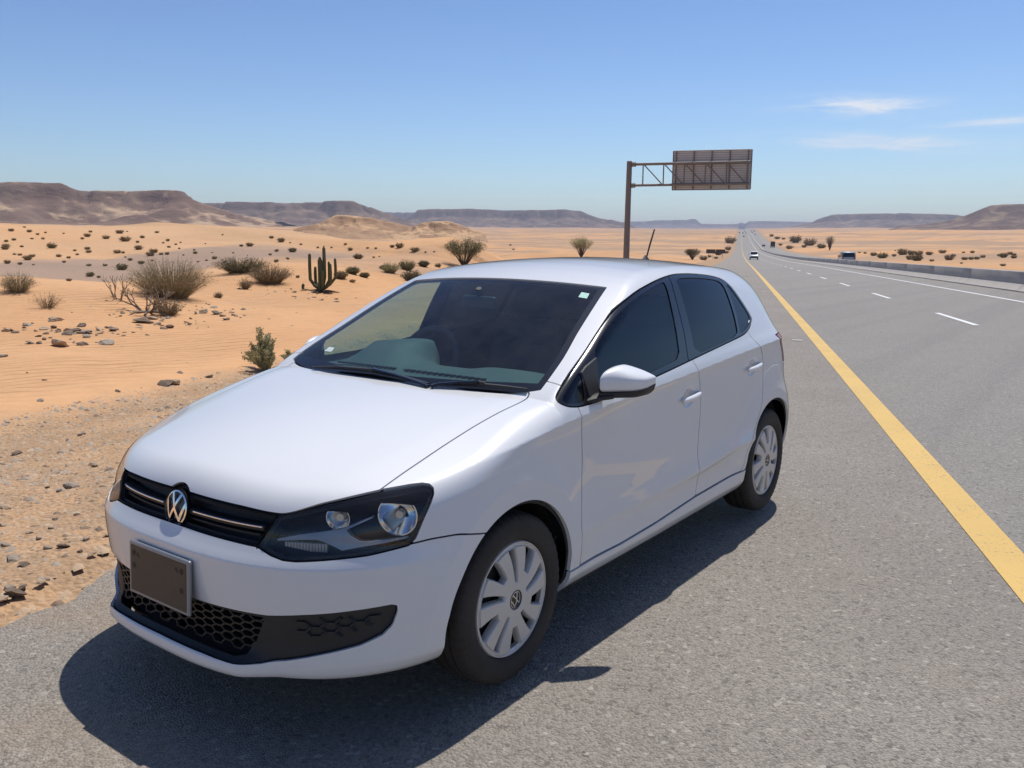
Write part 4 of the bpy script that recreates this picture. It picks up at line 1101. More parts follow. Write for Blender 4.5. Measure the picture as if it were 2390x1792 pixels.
# ------------------------------------------------------------------ door mirrors
def mirror_housing(lower=False):
    ns, nt = 26, 36; V = []; F = []
    for i in range(ns):
        s = i / (ns - 1)
        k = math.sqrt(max(.0004, 1 - max(0, (s - .62) / .38) ** 2.6)); k0 = math.sqrt(max(.02, 1 - max(0, (.14 - s) / .14) ** 2)) if s < .14 else 1
        cx = .826 + .142 * s; cyb = 1.392 + .112 * s; cz = 1.001 + .002 * s
        hu = (.060 - .046 * max(0, (s - .3) / .7) ** 1.25 - .018 * max(0, (.3 - s) / .3) ** 2) * (.7 + .3 * k) * k0; hd = .042 * (.35 + .65 * k) * k0
        dep = (.120 - .030 * s) * max(k, .05) ** .7 * k0
        for j in range(nt):
            w = 2 * math.pi * j / nt; c, q = math.cos(w), math.sin(w)
            e = .95 if q > 0 else .42
            yy = cyb - dep * max(0, c) ** e + .012 * max(0, -c) ** .5 * k
            zz = cz + (hu * abs(q) ** .80 if q > 0 else -hd * abs(q) ** .55)
            if lower: zz = min(zz, cz - hd * .80) - .004; zz = zz if q > -.3 else zz - .018 * k * k0; yy = cyb - (cyb - yy) * 1.015
            V.append((cx, yy, zz))
    for i in range(ns - 1):
        for j in range(nt): F.append((i * nt + j, i * nt + (j + 1) % nt, (i + 1) * nt + (j + 1) % nt, (i + 1) * nt + j))
    F += [tuple(range(nt)), tuple(range(ns * nt - 1, (ns - 1) * nt - 1, -1))]
    return V, F
V, F = mirror_housing()
mh = MB().add(V, F).build('door_mirror', M['paint'], car, angle=70)
MB().add(*mirror_housing(True)).build('lower_cover', M['black_plastic'], mh, angle=60)
MB().tube([(.785, 1.285, .932), (.82, 1.31, .944), (.87, 1.345, .950)], [(.016, .045), (.015, .042), (.012, .03)], n=14).build('mirror_arm', M['black_plastic'], mh)
MB().prism([(1.268, .940), (1.335, .950), (1.352, .995), (1.385, 1.085), (1.30, 1.058), (1.262, 1.04)], 0, .012, Matrix(((0, 0, 1, 0), (1, 0, 0, 0), (0, 1, 0, 0), (0, 0, 0, 1)))).build('mirror_sail', M['black_plastic'], mh, bevel=.003)
sail = [o for o in mh.children if o.name.startswith('mirror_sail')][0]
sv = np.empty(len(sail.data.vertices) * 3); sail.data.vertices.foreach_get('co', sv); sv = sv.reshape(-1, 3)
sv[:, 0] = skin_x(sv[:, 1], sv[:, 2]) - .006 + sv[:, 0]; sail.data.vertices.foreach_set('co', sv.ravel())
mh2 = mirror_obj(mh)
for ch in list(mh.children): mirror_obj(ch, parent=mh2)

# ------------------------------------------------------------------ door handles
for par, par2, cy, cz in ((fd, fd2, 2.150, .828), (rd, rd2, 2.940, .882)):
    pts = []; rad = []
    for k in range(15):
        t = k / 14; y = cy - .098 + .196 * t; z = cz - .006 + .014 * t
        off = .034 * math.sin(math.pi * (.10 + .80 * t)) ** .6 - .006
        pts.append((float(skin_x(y - .0, cz + .075)) - .004 + off * .72, y, z)); rad.append((.0135 * (1 - .35 * abs(2 * t - 1) ** 3), .0105 * (1 - .3 * abs(2 * t - 1) ** 3)))
    o = MB().tube(pts, rad, n=14).build('door_handle', M['paint'], par, angle=80)
    mirror_obj(o, parent=par2)

# ------------------------------------------------------------------ wipers, sticker, aerial
for pts, ad, arm in (([(-.46, 1.014, .977), (-.316, 1.032, .988), (-.119, 1.03, .994), (.074, 1.019, .987), (.247, .99, .978)], (-.083, 1.022, .998), [(-.083, 1.020, 1.000), (.05, 1.010, .992), (.20, .985, .980), (.262, .975, .970)]),
                     ([(.275, .985, .978), (.357, 1.031, .984), (.462, 1.047, .988), (.564, 1.062, .988), (.66, 1.077, .988)], (.456, 1.045, .996), [(.456, 1.040, .998), (.38, 1.022, .992), (.30, .990, .982), (.275, .975, .972)])):
    wp = MB().tube(pts, [(.004, .006), (.008, .009), (.009, .010), (.008, .009), (.004, .006)], n=8).build('wiper', M['black_plastic'], car)
    MB().tube(arm, [(.009, .012), (.007, .011), (.006, .010), (.008, .012)], n=8).build('wiper_arm', M['black_gloss'], wp)
    MB().box(ad, (.05, .016, .014)).build('blade_clip', M['black_plastic'], wp, bevel=.004)
cowl = MB()
xs = np.linspace(-.69, .69, 41)
V = []; F = []
for x in xs:
    y0 = float(c_hr(abs(x)))
    V += [(x, y0 - .04, float(c_sc(.985)) - .045), (x, y0 + .03, float(c_sc(.985)) - .030 + .03 * abs(x) ** 2), (x, y0 + .03, .88)]
for i in range(40):
    a = i * 3; F += [(a, a + 3, a + 4, a + 1), (a + 1, a + 4, a + 5, a + 2)]
cowl.add(V, F).build('cowl_panel', M['black_plastic'], car)
def sticker(name, P, m):
    o = mesh_obj(name, P, [(0, 1, 2, 3)], m, car, False); return o
sticker('inspection_sticker', [(.493, 1.687, 1.296), (.484, 1.728, 1.315), (.522, 1.732, 1.310), (.534, 1.691, 1.291)], mat('sticker_green', (.35, .62, .52), .5, var=.5, scale=90))
sticker('corner_sticker', [(-.545, 1.160, 1.030), (-.545, 1.190, 1.047), (-.500, 1.180, 1.046), (-.490, 1.152, 1.031)], mat('sticker_pale', (.55, .68, .68), .5, var=.6, scale=80))
za = float(skin_z(0., 3.25))
ant = MB().lathe([(-.006, .034), (.004, .034), (.014, .026), (.030, .012), (.038, .006)], n=20, axis='z').xf(Matrix.Translation((0, 3.25, za)) @ Matrix.Diagonal((.7, 1.35, 1, 1))).build('aerial_base', M['black_plastic'], car)
MB().tube([(0, 3.262, za + .025), (0, 3.30, za + .10), (0, 3.355, za + .195)], [.0045, .0055, .0045], n=8).build('aerial_rod', M['rubber_seal'], ant)

# ------------------------------------------------------------------ wheels
def make_wheel():
    """wheel at the origin, outer face towards +x"""
    n = 168
    prof = [(-.07, .195), (-.088, .215), (-.0925, .25), (-.088, .28), (-.078, .293), (-.064, .2985), (-.045, .300), (-.043, .293), (-.035, .293), (-.033, .301), (-.004, .3015), (-.002, .293), (.006, .293), (.008, .3015), (.033, .301), (.035, .293), (.043, .293), (.045, .300), (.064, .2985), (.078, .293), (.086, .283), (.0895, .268), (.0925, .25), (.0915, .235), (.0885, .222), (.0875, .2185), (.0855, .2145), (.078, .207), (.066, .201)]
    b = MB().lathe(prof, n=n, axis='x')
    v = list(b.v)
    for i, (a, r) in enumerate(prof):
        if .05 < abs(a) < .087 and r > .282:
            for j in range(n):
                if j % 3 == 0:
                    x, y, z = v[i * n + j]; k = 1 - .0055 / r; v[i * n + j] = (x, y * k, z * k)
    b.v = v
    ty = b.build('wheel', M['tyre'], None, angle=50)
    rim = MB().lathe([(-.06, .20), (.02, .195), (.045, .17), (.048, .05), (.048, .0005)], n=48, axis='x').build('rim', mat('steel_rim', (.012, .012, .013), .6), ty)
    # wheel cover: polar sheet, spoke openings cut through it
    nr, nt = 64, 400
    rr_ = np.linspace(.004, .2075, nr); th = np.arange(nt) * 2 * np.pi / nt
    Rg, Tg = np.meshgrid(rr_, th, indexing='ij')
    V = np.stack([np.zeros(Rg.size), (Rg * np.cos(Tg)).ravel(), (Rg * np.sin(Tg)).ravel()], 1)
    idx = np.arange(nr * nt).reshape(nr, nt)
    a, c, d, e = idx[:-1], idx[1:], np.roll(idx, -1, 1)[1:], np.roll(idx, -1, 1)[:-1]
    T = np.concatenate([np.stack([a, c, d], -1).reshape(-1, 3), np.stack([a, d, e], -1).reshape(-1, 3)])
    def openings(V):
        r = np.hypot(V[:, 1], V[:, 2]); t = np.arctan2(V[:, 2], V[:, 1])
        sw = .16 * (r / .2) ** 1.6
        out = np.full(len(V), 1.)
        for k, (r0, r1, w0, w1, ph) in enumerate(((.068, .182, .0055, .0165, 0.), (.104, .186, .0110, .0310, math.pi / 5))):
            p = 2 * math.pi / 5
            dphi = (t - sw - ph + p / 2) % p - p / 2
            s = np.clip((r - r0) / (r1 - r0), 0, 1); w = w0 + (w1 - w0) * s ** .9
            arc = np.abs(dphi) * r - w
            out = np.minimum(out, np.maximum.reduce([arc, r0 - r, r - r1]))
        return out
    def relief(V):
        r = np.hypot(V[:, 1], V[:, 2]); o = openings(V)
        dome = .094 - .012 * (np.clip(r - .05, 0, 1) / .155) ** 2
        edge = -.011 * np.clip(1 - np.clip(o, 0, 1) / .0045, 0, 1) ** 1.5
        rimd = np.where(r > .186, -.006 - .010 * np.clip((r - .186) / .0215, 0, 1) ** 2 + .010 * np.exp(-((r - .200) / .004) ** 2), 0)
        hub = np.where(r < .036, -.004, 0)
        return dome + edge + rimd + hub
    V, T = clip(V, T, -openings(V))
    V[:, 0] = relief(V)
    e_ = np.concatenate([T[:, [0, 1]], T[:, [1, 2]], T[:, [2, 0]]]); es = np.sort(e_, 1)
    u, i0, cn = np.unique(es, axis=0, return_index=True, return_counts=True); be = e_[i0[cn == 1]]
    vs, inv = np.unique(be, return_inverse=True); inv = inv.reshape(be.shape)
    nv = len(V); B = V[vs].copy(); B[:, 0] -= .018
    T = np.concatenate([T, np.stack([be[:, 1], be[:, 0], nv + inv[:, 0]], 1), np.stack([be[:, 1], nv + inv[:, 0], nv + inv[:, 1]], 1)])
    V = np.concatenate([V, B])
    cover = mesh_obj('wheel_cover', V, T, M['hubcap'], ty, True)
    bm = bmesh.new(); bm.from_mesh(cover.data)
    for ed in bm.edges:
        if len(ed.link_faces) == 2 and ed.calc_face_angle(0) > R(38): ed.smooth = False
    bm.to_mesh(cover.data); bm.free()
    Mx = Matrix.Translation((.0945, 0, 0)) @ Matrix(((0, 0, 1, 0), (1, 0, 0, 0), (0, 1, 0, 0), (0, 0, 0, 1)))
    emblem('wheel_emblem', .031, .0025, ty, Mx, M['satin'], M['black_gloss'])
    return ty
wh = make_wheel()
wh.parent = car
spots = [(.7215, FWY, 0, 14), (.7215, RWY, 0, 52), (-.7215, FWY, 180, 30), (-.7215, RWY, 180, 75)]
for i, (x, y, rz, sp) in enumerate(spots):
    q = wh if i == 0 else copy_tree(wh, car)
    q.location = (x, y, WZ + .001); q.rotation_euler = (R(sp), 0, R(rz))

# ------------------------------------------------------------------ arch liners, underbody
b = MB()
for cy, rad in ((FWY, .372), (RWY, .385)):
    L = MB(); V = []; F = []; n = 40
    for k in range(n + 1):
        w = R(-10) + R(200) * k / n
        for x in (.742, .50): V.append((x, cy + rad * math.cos(w), WZ + rad * math.sin(w) * (1 if math.sin(w) > 0 else .7)))
    for k in range(n): F.append((2 * k, 2 * k + 1, 2 * k + 3, 2 * k + 2))
    F.append(tuple(2 * k + 1 for k in range(n + 1)))
    L.add(V, F); o = L.build('arch_liner', mat('arch_liner', (.02, .018, .016), .9, bump=.4, bscale=90), car, angle=60); mirror_obj(o)
MB().box((0, 2.03, .235), (1.56, 1.66, .05)).box((0, .62, .25), (.98, 1.0, .05)).box((0, 3.45, .29), (.98, .8, .08)).build('underbody', M['shell_dark'], car)
MB().tube([(-.70, FWY, WZ), (.70, FWY, WZ)], .035).build('front_axle', M['shell_dark'], car)
MB().tube([(-.70, RWY, WZ), (.70, RWY, WZ)], .045).build('rear_axle', M['shell_dark'], car)
# ------------------------------------------------------------------ cabin
b = MB(); V = []; F = []
prof = [(1.06, .955), (1.14, .965), (1.26, .975), (1.40, .978), (1.47, .968), (1.52, .93), (1.53, .86), (1.50, .74), (1.46, .55), (1.40, .42)]
xs = np.linspace(-.70, .70, 57)
for x in xs:
    for y, z in prof:
        h = .095 * math.exp(-((x + .37) / .17) ** 4) * math.exp(-((y - 1.44) / .12) ** 4) if z > .9 else 0
        p = .022 * math.exp(-((x - .36) / .2) ** 4) * math.exp(-((y - 1.40) / .12) ** 4) if z > .9 else 0
        V.append((x, y + .16 * h / .095 * (y > 1.45) + .05 * (1 - (x / .7) ** 2) * 0, z + h + p - .02 * (abs(x) / .7) ** 4))
n = len(prof)
for i in range(len(xs) - 1):
    for k in range(n - 1): F.append((i * n + k, i * n + k + 1, i * n + n + k + 1, i * n + n + k))
dash = b.add(V, F).build('dashboard', M['dash'], car, angle=60)
for x0, x1 in ((-.50, -.16), (-.08, .34)):
    k = MB()
    for i in range(14):
        x = x0 + (x1 - x0) * i / 13; k.box((x, 1.215, .978), ((x1 - x0) / 19, .022, .006))
    k.build('demister_vent', M['rubber_seal'], dash, smooth=False)
SWM = Matrix.Translation((-.37, 1.665, .945)) @ Matrix.Rotation(R(64), 4, 'X')
ring = [(.178 * math.cos(t), .178 * math.sin(t), 0) for t in np.linspace(0, 2 * math.pi, 49)]
sw = MB().tube(ring, .0155, n=10, cap=False).xf(SWM).build('steering_wheel', M['cloth'], car)
MB().lathe([(-.02, .0005), (-.02, .06), (.02, .07), (.035, .05), (.038, .0005)], n=24, axis='z').xf(SWM).build('hub', M['black_plastic'], sw)
for a in (0, 180, 250, 290): MB().tube([(.05 * math.cos(R(a)), .05 * math.sin(R(a)), .005), (.175 * math.cos(R(a)), .175 * math.sin(R(a)), 0)], [(.006, .016), (.006, .012)], n=8).xf(SWM).build('spoke', M['black_plastic'], sw)
def cushion(name, c, d, M3, parent, m=M['cloth'], sub=2):
    return MB().box((0, 0, 0), d).xf(Matrix.Translation(c) @ M3).build(name, m, parent, bevel=min(d) * .28, seg=3)
for x in (-.37, .37):
    st = cushion('front_seat', (x, 2.18, .52), (.50, .52, .16), Matrix.Rotation(R(6), 4, 'X'), car)
    cushion('backrest', (x, 2.50, .81), (.48, .13, .60), Matrix.Rotation(R(-17), 4, 'X'), st)
    cushion('headrest', (x, 2.60, 1.175), (.25, .085, .17), Matrix.Rotation(R(-10), 4, 'X'), st)
    for s in (-.055, .055): MB().tube([(x + s, 2.57, 1.04), (x + s, 2.60, 1.13)], .006).build('headrest_post', M['satin'], st)
rs = cushion('rear_bench', (0, 3.0, .52), (1.25, .48, .16), Matrix.Rotation(R(6), 4, 'X'), car)
cushion('backrest', (0, 3.27, .80), (1.22, .13, .55), Matrix.Rotation(R(-18), 4, 'X'), rs)
for x in (-.36, .36): cushion('headrest', (x, 3.36, 1.11), (.24, .08, .13), Matrix.Rotation(R(-12), 4, 'X'), rs)
im = MB().box((0, 0, 0), (.245, .03, .066)).xf(Matrix.Translation((-.03, 1.655, 1.25)) @ Matrix.Rotation(R(-14), 4, 'Z')).build('rear_view_mirror', M['black_plastic'], car, bevel=.014, seg=3)
MB().tube([(-.03, 1.66, 1.28), (-.02, 1.64, 1.318)], .014).build('mirror_stem', M['black_plastic'], im)
MB().box((0, 1.80, .40), (.30, .9, .34)).build('centre_console', M['black_plastic'], car, bevel=.03)
MB().box((0, 2.3, .30), (1.40, 2.2, .03)).build('cabin_floor', M['shell_dark'], car)
for s in (-1, 1):
    V = []; F = []
    ys = np.linspace(1.2, 3.0, 30); zs = np.linspace(.30, .97, 8)
    for y in ys:
        for z in zs: V.append((s * (float(skin_x(y, z)) - .075 if z < .95 else float(skin_x(y, z)) - .03), y, z + (.03 * (y - 1.2) / 1.8 if z > .9 else 0)))
    for i in range(29):
        for k in range(7): F.append((i * 8 + k, i * 8 + k + 1, i * 8 + 9 + k, i * 8 + 8 + k))
    MB().add(V, F).build('door_lining', M['shell_dark'], car)
# where the plants and stones stand: (x, y, size in metres)
TUFTS = [(-52.4,22.3,0.29),(-55.4,24.4,0.16),(-52.1,23.2,0.25),(-51.3,23.3,0.17),(-52.0,24.1,0.15),(-48.1,22.1,0.2),(-47.9,21.4,0.16),(-47.1,20.1,0.19),(-46.4,19.4,0.19),(-42.5,17.7,0.35),(-41.2,17.1,0.3),(-43.1,18.7,0.16),(-42.1,19.7,0.47),(-51.6,25.0,0.14),(-52.0,26.9,0.22),(-49.9,25.6,0.38),(-48.2,24.4,0.2),(-48.1,25.8,0.41),(-51.2,28.4,0.49),(-52.4,29.6,0.12),(-45.6,25.6,0.49),(-47.7,27.9,0.26),(-44.3,25.6,0.19),(-52.5,31.8,0.31),(-44.6,27.7,0.2),(-43.3,26.6,0.12),(-42.2,26.7,0.14),(-43.6,27.9,0.11),(-40.5,25.2,0.19),(-40.1,23.2,0.36),(-38.5,23.1,0.38),(-37.5,22.3,0.34),(-37.5,22.9,0.18),(-37.3,23.1,0.18),(-39.2,25.0,0.13),(-36.7,24.3,0.23),(-38.3,25.3,0.13),(-42.6,28.9,0.1),(-50.3,35.5,0.14),(-45.5,36.0,0.25),(-43.4,35.1,0.38),(-40.0,30.1,0.38),(-40.1,29.6,0.19),(-37.1,29.8,0.19),(-36.7,30.6,0.37),(-35.2,27.8,0.14),(-28.7,23.7,0.12),(-41.3,21.1,0.24),(-40.2,20.6,0.27),(-38.4,19.1,0.15),(-40.6,20.1,0.14),(-39.5,21.7,0.31),(-39.3,21.9,0.17),(-37.5,17.8,0.2),(-37.4,16.6,0.2),(-36.1,15.8,0.34),(-37.9,16.3,0.18),(-38.2,16.2,0.14),(-37.0,18.0,0.18),(-35.0,14.5,0.23),(-34.1,14.6,0.14),(-33.4,14.8,0.11),(-35.0,16.8,0.16),(-33.5,17.1,0.17),(-33.5,17.8,0.2),(-35.7,20.2,0.18),(-33.9,19.7,0.27),(-34.5,20.6,0.15),(-37.7,21.1,0.1),(-30.9,17.1,0.37),(-36.5,23.5,0.1),(-31.2,20.8,0.1),(-31.6,21.5,0.11),(-32.3,22.4,0.2),(-29.1,20.7,0.12),(-36.3,26.3,0.12),(-36.7,25.3,0.09),(-27.8,22.4,0.19),(-19.41,9.29,0.12),(-29.0,14.8,0.28),(-28.4,14.8,0.12),(-45.8,36.2,0.27),(-43.0,34.8,0.43),(-36.4,30.3,0.41),(-36.8,29.5,0.2),(-42.1,34.8,0.15),(-40.8,34.6,0.19),(-38.2,36.0,0.18),(-36.7,35.0,0.27),(-35.7,35.5,0.18),(-39.2,34.6,0.14),(-39.2,35.1,0.12),(-38.5,35.1,0.14),(-35.0,35.5,0.14),(-34.2,36.1,0.29),(-33.5,36.0,0.43),(-31.4,35.1,0.46),(-30.5,35.0,0.13),(-30.0,30.4,0.13),(-30.8,31.6,0.1),(-27.6,22.2,0.18),(-20.3,17.33,0.13),(-28.4,23.5,0.12),(-34.9,27.6,0.17),(-19.35,18.91,0.19),(-30.2,35.4,0.13),(-26.3,31.3,0.32),(-285.1,387.9,1.24),(-190.5,261.8,0.84)]
RIGHT = [(-78.6,309.2,0.67),(-71.6,290.5,0.94),(-66.6,277.5,0.9),(-56.0,243.7,1.7),(-46.5,212.2,2.16),(-46.4,223.3,0.96),(-47.0,235.7,2.39),(-44.2,231.7,1.48),(-42.3,230.5,1.96),(-36.4,192.1,1.64),(-32.8,180.6,2.12),(-39.9,230.9,1.35),(-28.8,172.8,0.83),(-40.0,248.8,1.85),(-28.0,185.5,1.67),(-32.4,217.4,1.15),(-25.2,185.5,1.18),(-24.2,186.1,0.79),(-23.6,188.8,0.9),(-25.6,212.1,1.01),(-36.3,257.5,0.68),(-33.9,255.8,1.08),(-23.8,223.8,0.82),(-21.1,207.6,1.42),(-23.0,235.8,0.99),(-21.6,230.1,0.97),(-18.4,199.7,0.95),(-11.9,125.9,0.67),(-20.5,150.8,0.4),(-59.9,286.7,0.55),(-166.3,544.1,7.33),(-132.3,454.0,4.35),(-154.8,497.4,2.4),(-203.3,629.8,6.7),(-213.5,651.8,2.52),(-246.9,732.3,2.84),(-301.5,856.2,4.17),(-262.6,761.8,5.18),(-191.6,564.2,2.19),(-158.7,483.5,3.75)]
LROAD = [(-245.8,611.1,6.67),(-179.0,444.0,2.65),(-112.7,272.7,2.73),(-135.0,333.7,1.99),(-86.1,203.9,1.02),(-80.5,194.7,0.78),(-67.0,156.8,1.43)]
STONES = [(-14.17,6.4,0.21),(-11.86,5.77,0.18),(-12.42,5.91,0.16),(-10.55,4.74,0.25),(-10.39,5.36,0.22),(-13.17,6.38,0.17),(-12.6,5.86,0.15),(-10.87,4.58,0.09),(-12.93,5.13,0.12),(-13.24,5.12,0.14),(-10.95,4.49,0.11),(-11.28,4.85,0.1),(-13.5,5.54,0.08),(-10.54,5.29,0.05),(-13.44,7.78,0.27),(-13.85,8.19,0.21),(-9.67,3.55,0.13),(-12.61,7.81,0.17),(-6.24,3.25,0.06),(-6.08,2.38,0.06),(-6.36,3.88,0.18),(-6.4,4.01,0.15),(-6.66,4.64,0.09),(-7.9,3.07,0.03),(-7.24,2.96,0.05),(-11.27,5.51,0.15),(-13.18,5.89,0.14),(-12.09,6.15,0.11),(-13.21,7.95,0.12),(-13.83,9.71,0.19),(-14.32,9.71,0.19),(-1.93,0.32,0.08),(-1.8,0.32,0.05),(-2.99,0.74,0.06),(-3.03,1.08,0.04),(-3.22,1.09,0.04),(-4.74,1.98,0.05),(-4.84,2.14,0.07),(-4.58,1.49,0.08),(-3.62,1.62,0.06),(-3.05,1.17,0.09),(-1.6,0.52,0.04),(-1.66,0.58,0.04),(-1.95,0.5,0.04),(-1.9,0.56,0.05),(-1.49,0.25,0.03),(-1.52,0.29,0.03),(-1.46,0.13,0.07),(-1.44,0.07,0.04),(-1.55,0.15,0.05),(-1.51,0.18,0.04),(-1.5,0.26,0.04),(-1.64,0.62,0.03),(-2.28,0.67,0.03),(-2.15,0.55,0.04),(-2.17,0.39,0.05),(-2.44,0.77,0.03),(-1.55,0.41,0.03),(-2.28,0.56,0.04),(-2.43,0.89,0.03),(-1.88,0.78,0.04),(-1.91,0.68,0.04),(-1.76,0.57,0.03),(-2.58,0.55,0.05),(-1.97,0.35,0.04)]
# ------------------------------------------------------------------ concrete median barrier, block by block
M_conc = mat('barrier_concrete', (.40, .365, .33), .85, var=.16, scale=1.4, bump=.25, bscale=40)
prof = [(12.62, 0), (12.62, .075), (12.67, .10), (12.90, .34), (12.925, .80), (12.95, .83), (13.15, .83), (13.175, .80), (13.20, .34), (13.43, .10), (13.48, .075), (13.48, 0)]
def barrier(s0, s1, n=1):
    V = []; F = []; k = len(prof)
    for i in range(n + 1):
        s = s0 + (s1 - s0) * i / n; z0 = float(road_z(s)) - .02
        for t, z in prof: x, y = st2w(s, t); V.append((x, y, z + z0))
    for i in range(n):
        for j in range(k): F.append((i * k + j, i * k + (j + 1) % k, (i + 1) * k + (j + 1) % k, (i + 1) * k + j))
    F += [tuple(range(k)), tuple(range((n + 1) * k - 1, n * k - 1, -1))]
    o = MB().add(V, F).build('barrier_block', M_conc, None, bevel=.012, seg=1)
    return o
for i in range(30):
    s0 = 19.3 + 8.42 * i
    tag(barrier(s0 + .012, s0 + 8.408, 3), 'grey concrete median barrier block with sloped foot beside the highway', 'barrier', 'median barrier blocks in a row')
tag(barrier(19.3 + 8.42 * 30, 1850, 160), 'long far run of concrete median barrier winding up the distant rise', 'barrier')

# ------------------------------------------------------------------ overhead sign seen from behind
M_steel = mat('weathered_steel', (.20, .175, .155), .6, metal=.0, var=.18, scale=3)
M_panel = mat('sign_back', (.60, .55, .50), .55, metal=.0, var=.1, scale=2)
SS = 58.
def sg(t, z, ds=0.): x, y = st2w(SS + ds, t); return Vector((x, y, z))
gz0 = float(ground_z(*st2w(SS, -5.95)))
gs = empty('overhead_sign', tuple(sg(-5.95, gz0)))
tag(gs, 'cantilever highway sign seen from behind, brown steel post and truss arm over the shoulder', 'sign')
inv = Matrix.Translation(-gs.location)
def gpart(b, name, m, parent=None, **k):
    b.xf(inv); o = b.build(name, m, parent or gs, **k); return o
gpart(MB().tube([sg(-5.95, gz0 - .1), sg(-5.93, 4), sg(-5.9, 7.46)], [.225, .20, .185], n=16), 'post', M_steel)
gpart(MB().tube([sg(-5.9, 7.44), sg(-5.9, 7.50)], [.20, .17], n=16), 'post_cap', M_steel)
gpart(MB().tube([sg(-5.95, gz0 - .02), sg(-5.95, gz0 + .06)], [.45, .45], n=16), 'base_plate', M_steel)
ZT, ZB = 7.28, 5.86
for z, r_ in ((ZT, .095), (ZB, .085)):
    gpart(MB().tube([sg(-5.8, z), sg(2.15, z + .03)], r_, n=12), 'chord', M_steel)
    gpart(MB().tube([sg(-5.72, z), sg(-5.60, z)], .17, n=14), 'flange', M_steel)
    gpart(MB().tube([sg(-5.56, z), sg(-5.46, z)], .17, n=14), 'flange', M_steel)
tt = [-4.95, -3.55, -2.15, -.75, .65, 2.0]
for i, t in enumerate(tt):
    gpart(MB().tube([sg(t, ZB), sg(t, ZT)], .045, n=8), 'strut', M_steel)
    if i < len(tt) - 1: gpart(MB().tube([sg(t + .08, ZT - .06), sg(tt[i + 1] - .08, ZB + .06)], .04, n=8), 'diagonal', M_steel)
# panel of horizontal extrusions on the far side of the truss
z0, z1, ta0, ta1 = 5.55, 8.14, -2.95, 2.25
npl = 17
for i in range(npl):
    za_ = z0 + (z1 - z0) * i / npl; zb_ = z0 + (z1 - z0) * (i + 1) / npl
    p = [sg(ta0, za_ + .01, .30), sg(ta1, za_ + .01, .30), sg(ta1, zb_ - .01, .30), sg(ta0, zb_ - .01, .30)]
    q = [sg(ta0, za_ + .01, .335), sg(ta1, za_ + .01, .335), sg(ta1, zb_ - .01, .335), sg(ta0, zb_ - .01, .335)]
    gpart(MB().add(p + q, [(0, 1, 2, 3), (7, 6, 5, 4), (0, 4, 5, 1), (1, 5, 6, 2), (2, 6, 7, 3), (3, 7, 4, 0)]), 'sign_plank', M_panel, smooth=False)
b = MB(); p = [sg(ta0, z0, .34), sg(ta1, z0, .34), sg(ta1, z1, .34), sg(ta0, z1, .34)]; q = [sg(ta0, z0, .36), sg(ta1, z0, .36), sg(ta1, z1, .36), sg(ta0, z1, .36)]
gpart(b.add(p + q, [(0, 1, 2, 3), (7, 6, 5, 4), (0, 4, 5, 1), (1, 5, 6, 2), (2, 6, 7, 3), (3, 7, 4, 0)]), 'sign_face', mat('sign_face', (.02, .12, .30), .5), smooth=False)
for k in range(5):
    t = ta0 + .22 + (ta1 - ta0 - .44) * k / 4
    gpart(MB().tube([sg(t, z0 + .02, .24), sg(t, z1 - .02, .24)], (.045,) * 2, n=4), 'stiffener', M_steel, smooth=False)
for a, b_ in (((ta0, z0), (ta1, z0)), ((ta0, z1), (ta1, z1)), ((ta0, z0), (ta0, z1)), ((ta1, z0), (ta1, z1))):
    gpart(MB().tube([sg(a[0], a[1], .31), sg(b_[0], b_[1], .31)], .04, n=4), 'edge_frame', M_steel, smooth=False)

# ------------------------------------------------------------------ low two-panel board beside the road
bx_, by_ = -79.3, 191.6; bz = float(ground_z(bx_, by_))
rbd = empty('roadside_board', (bx_, by_, bz), -RA); tag(rbd, 'low dark two-panel board on thin posts standing in the sand', 'board')
Mb = mat('board_back', (.07, .062, .055), .7, var=.2)
for dx in (-1.12, 1.12): MB().box((dx, 0, 1.75), (2.16, .06, .95)).build('panel', Mb, rbd, bevel=.01)
for dx in (-1.6, -.6, .6, 1.6): MB().tube([(dx, .06, -.2), (dx, .06, 1.4)], .04).build('post', M_steel, rbd)

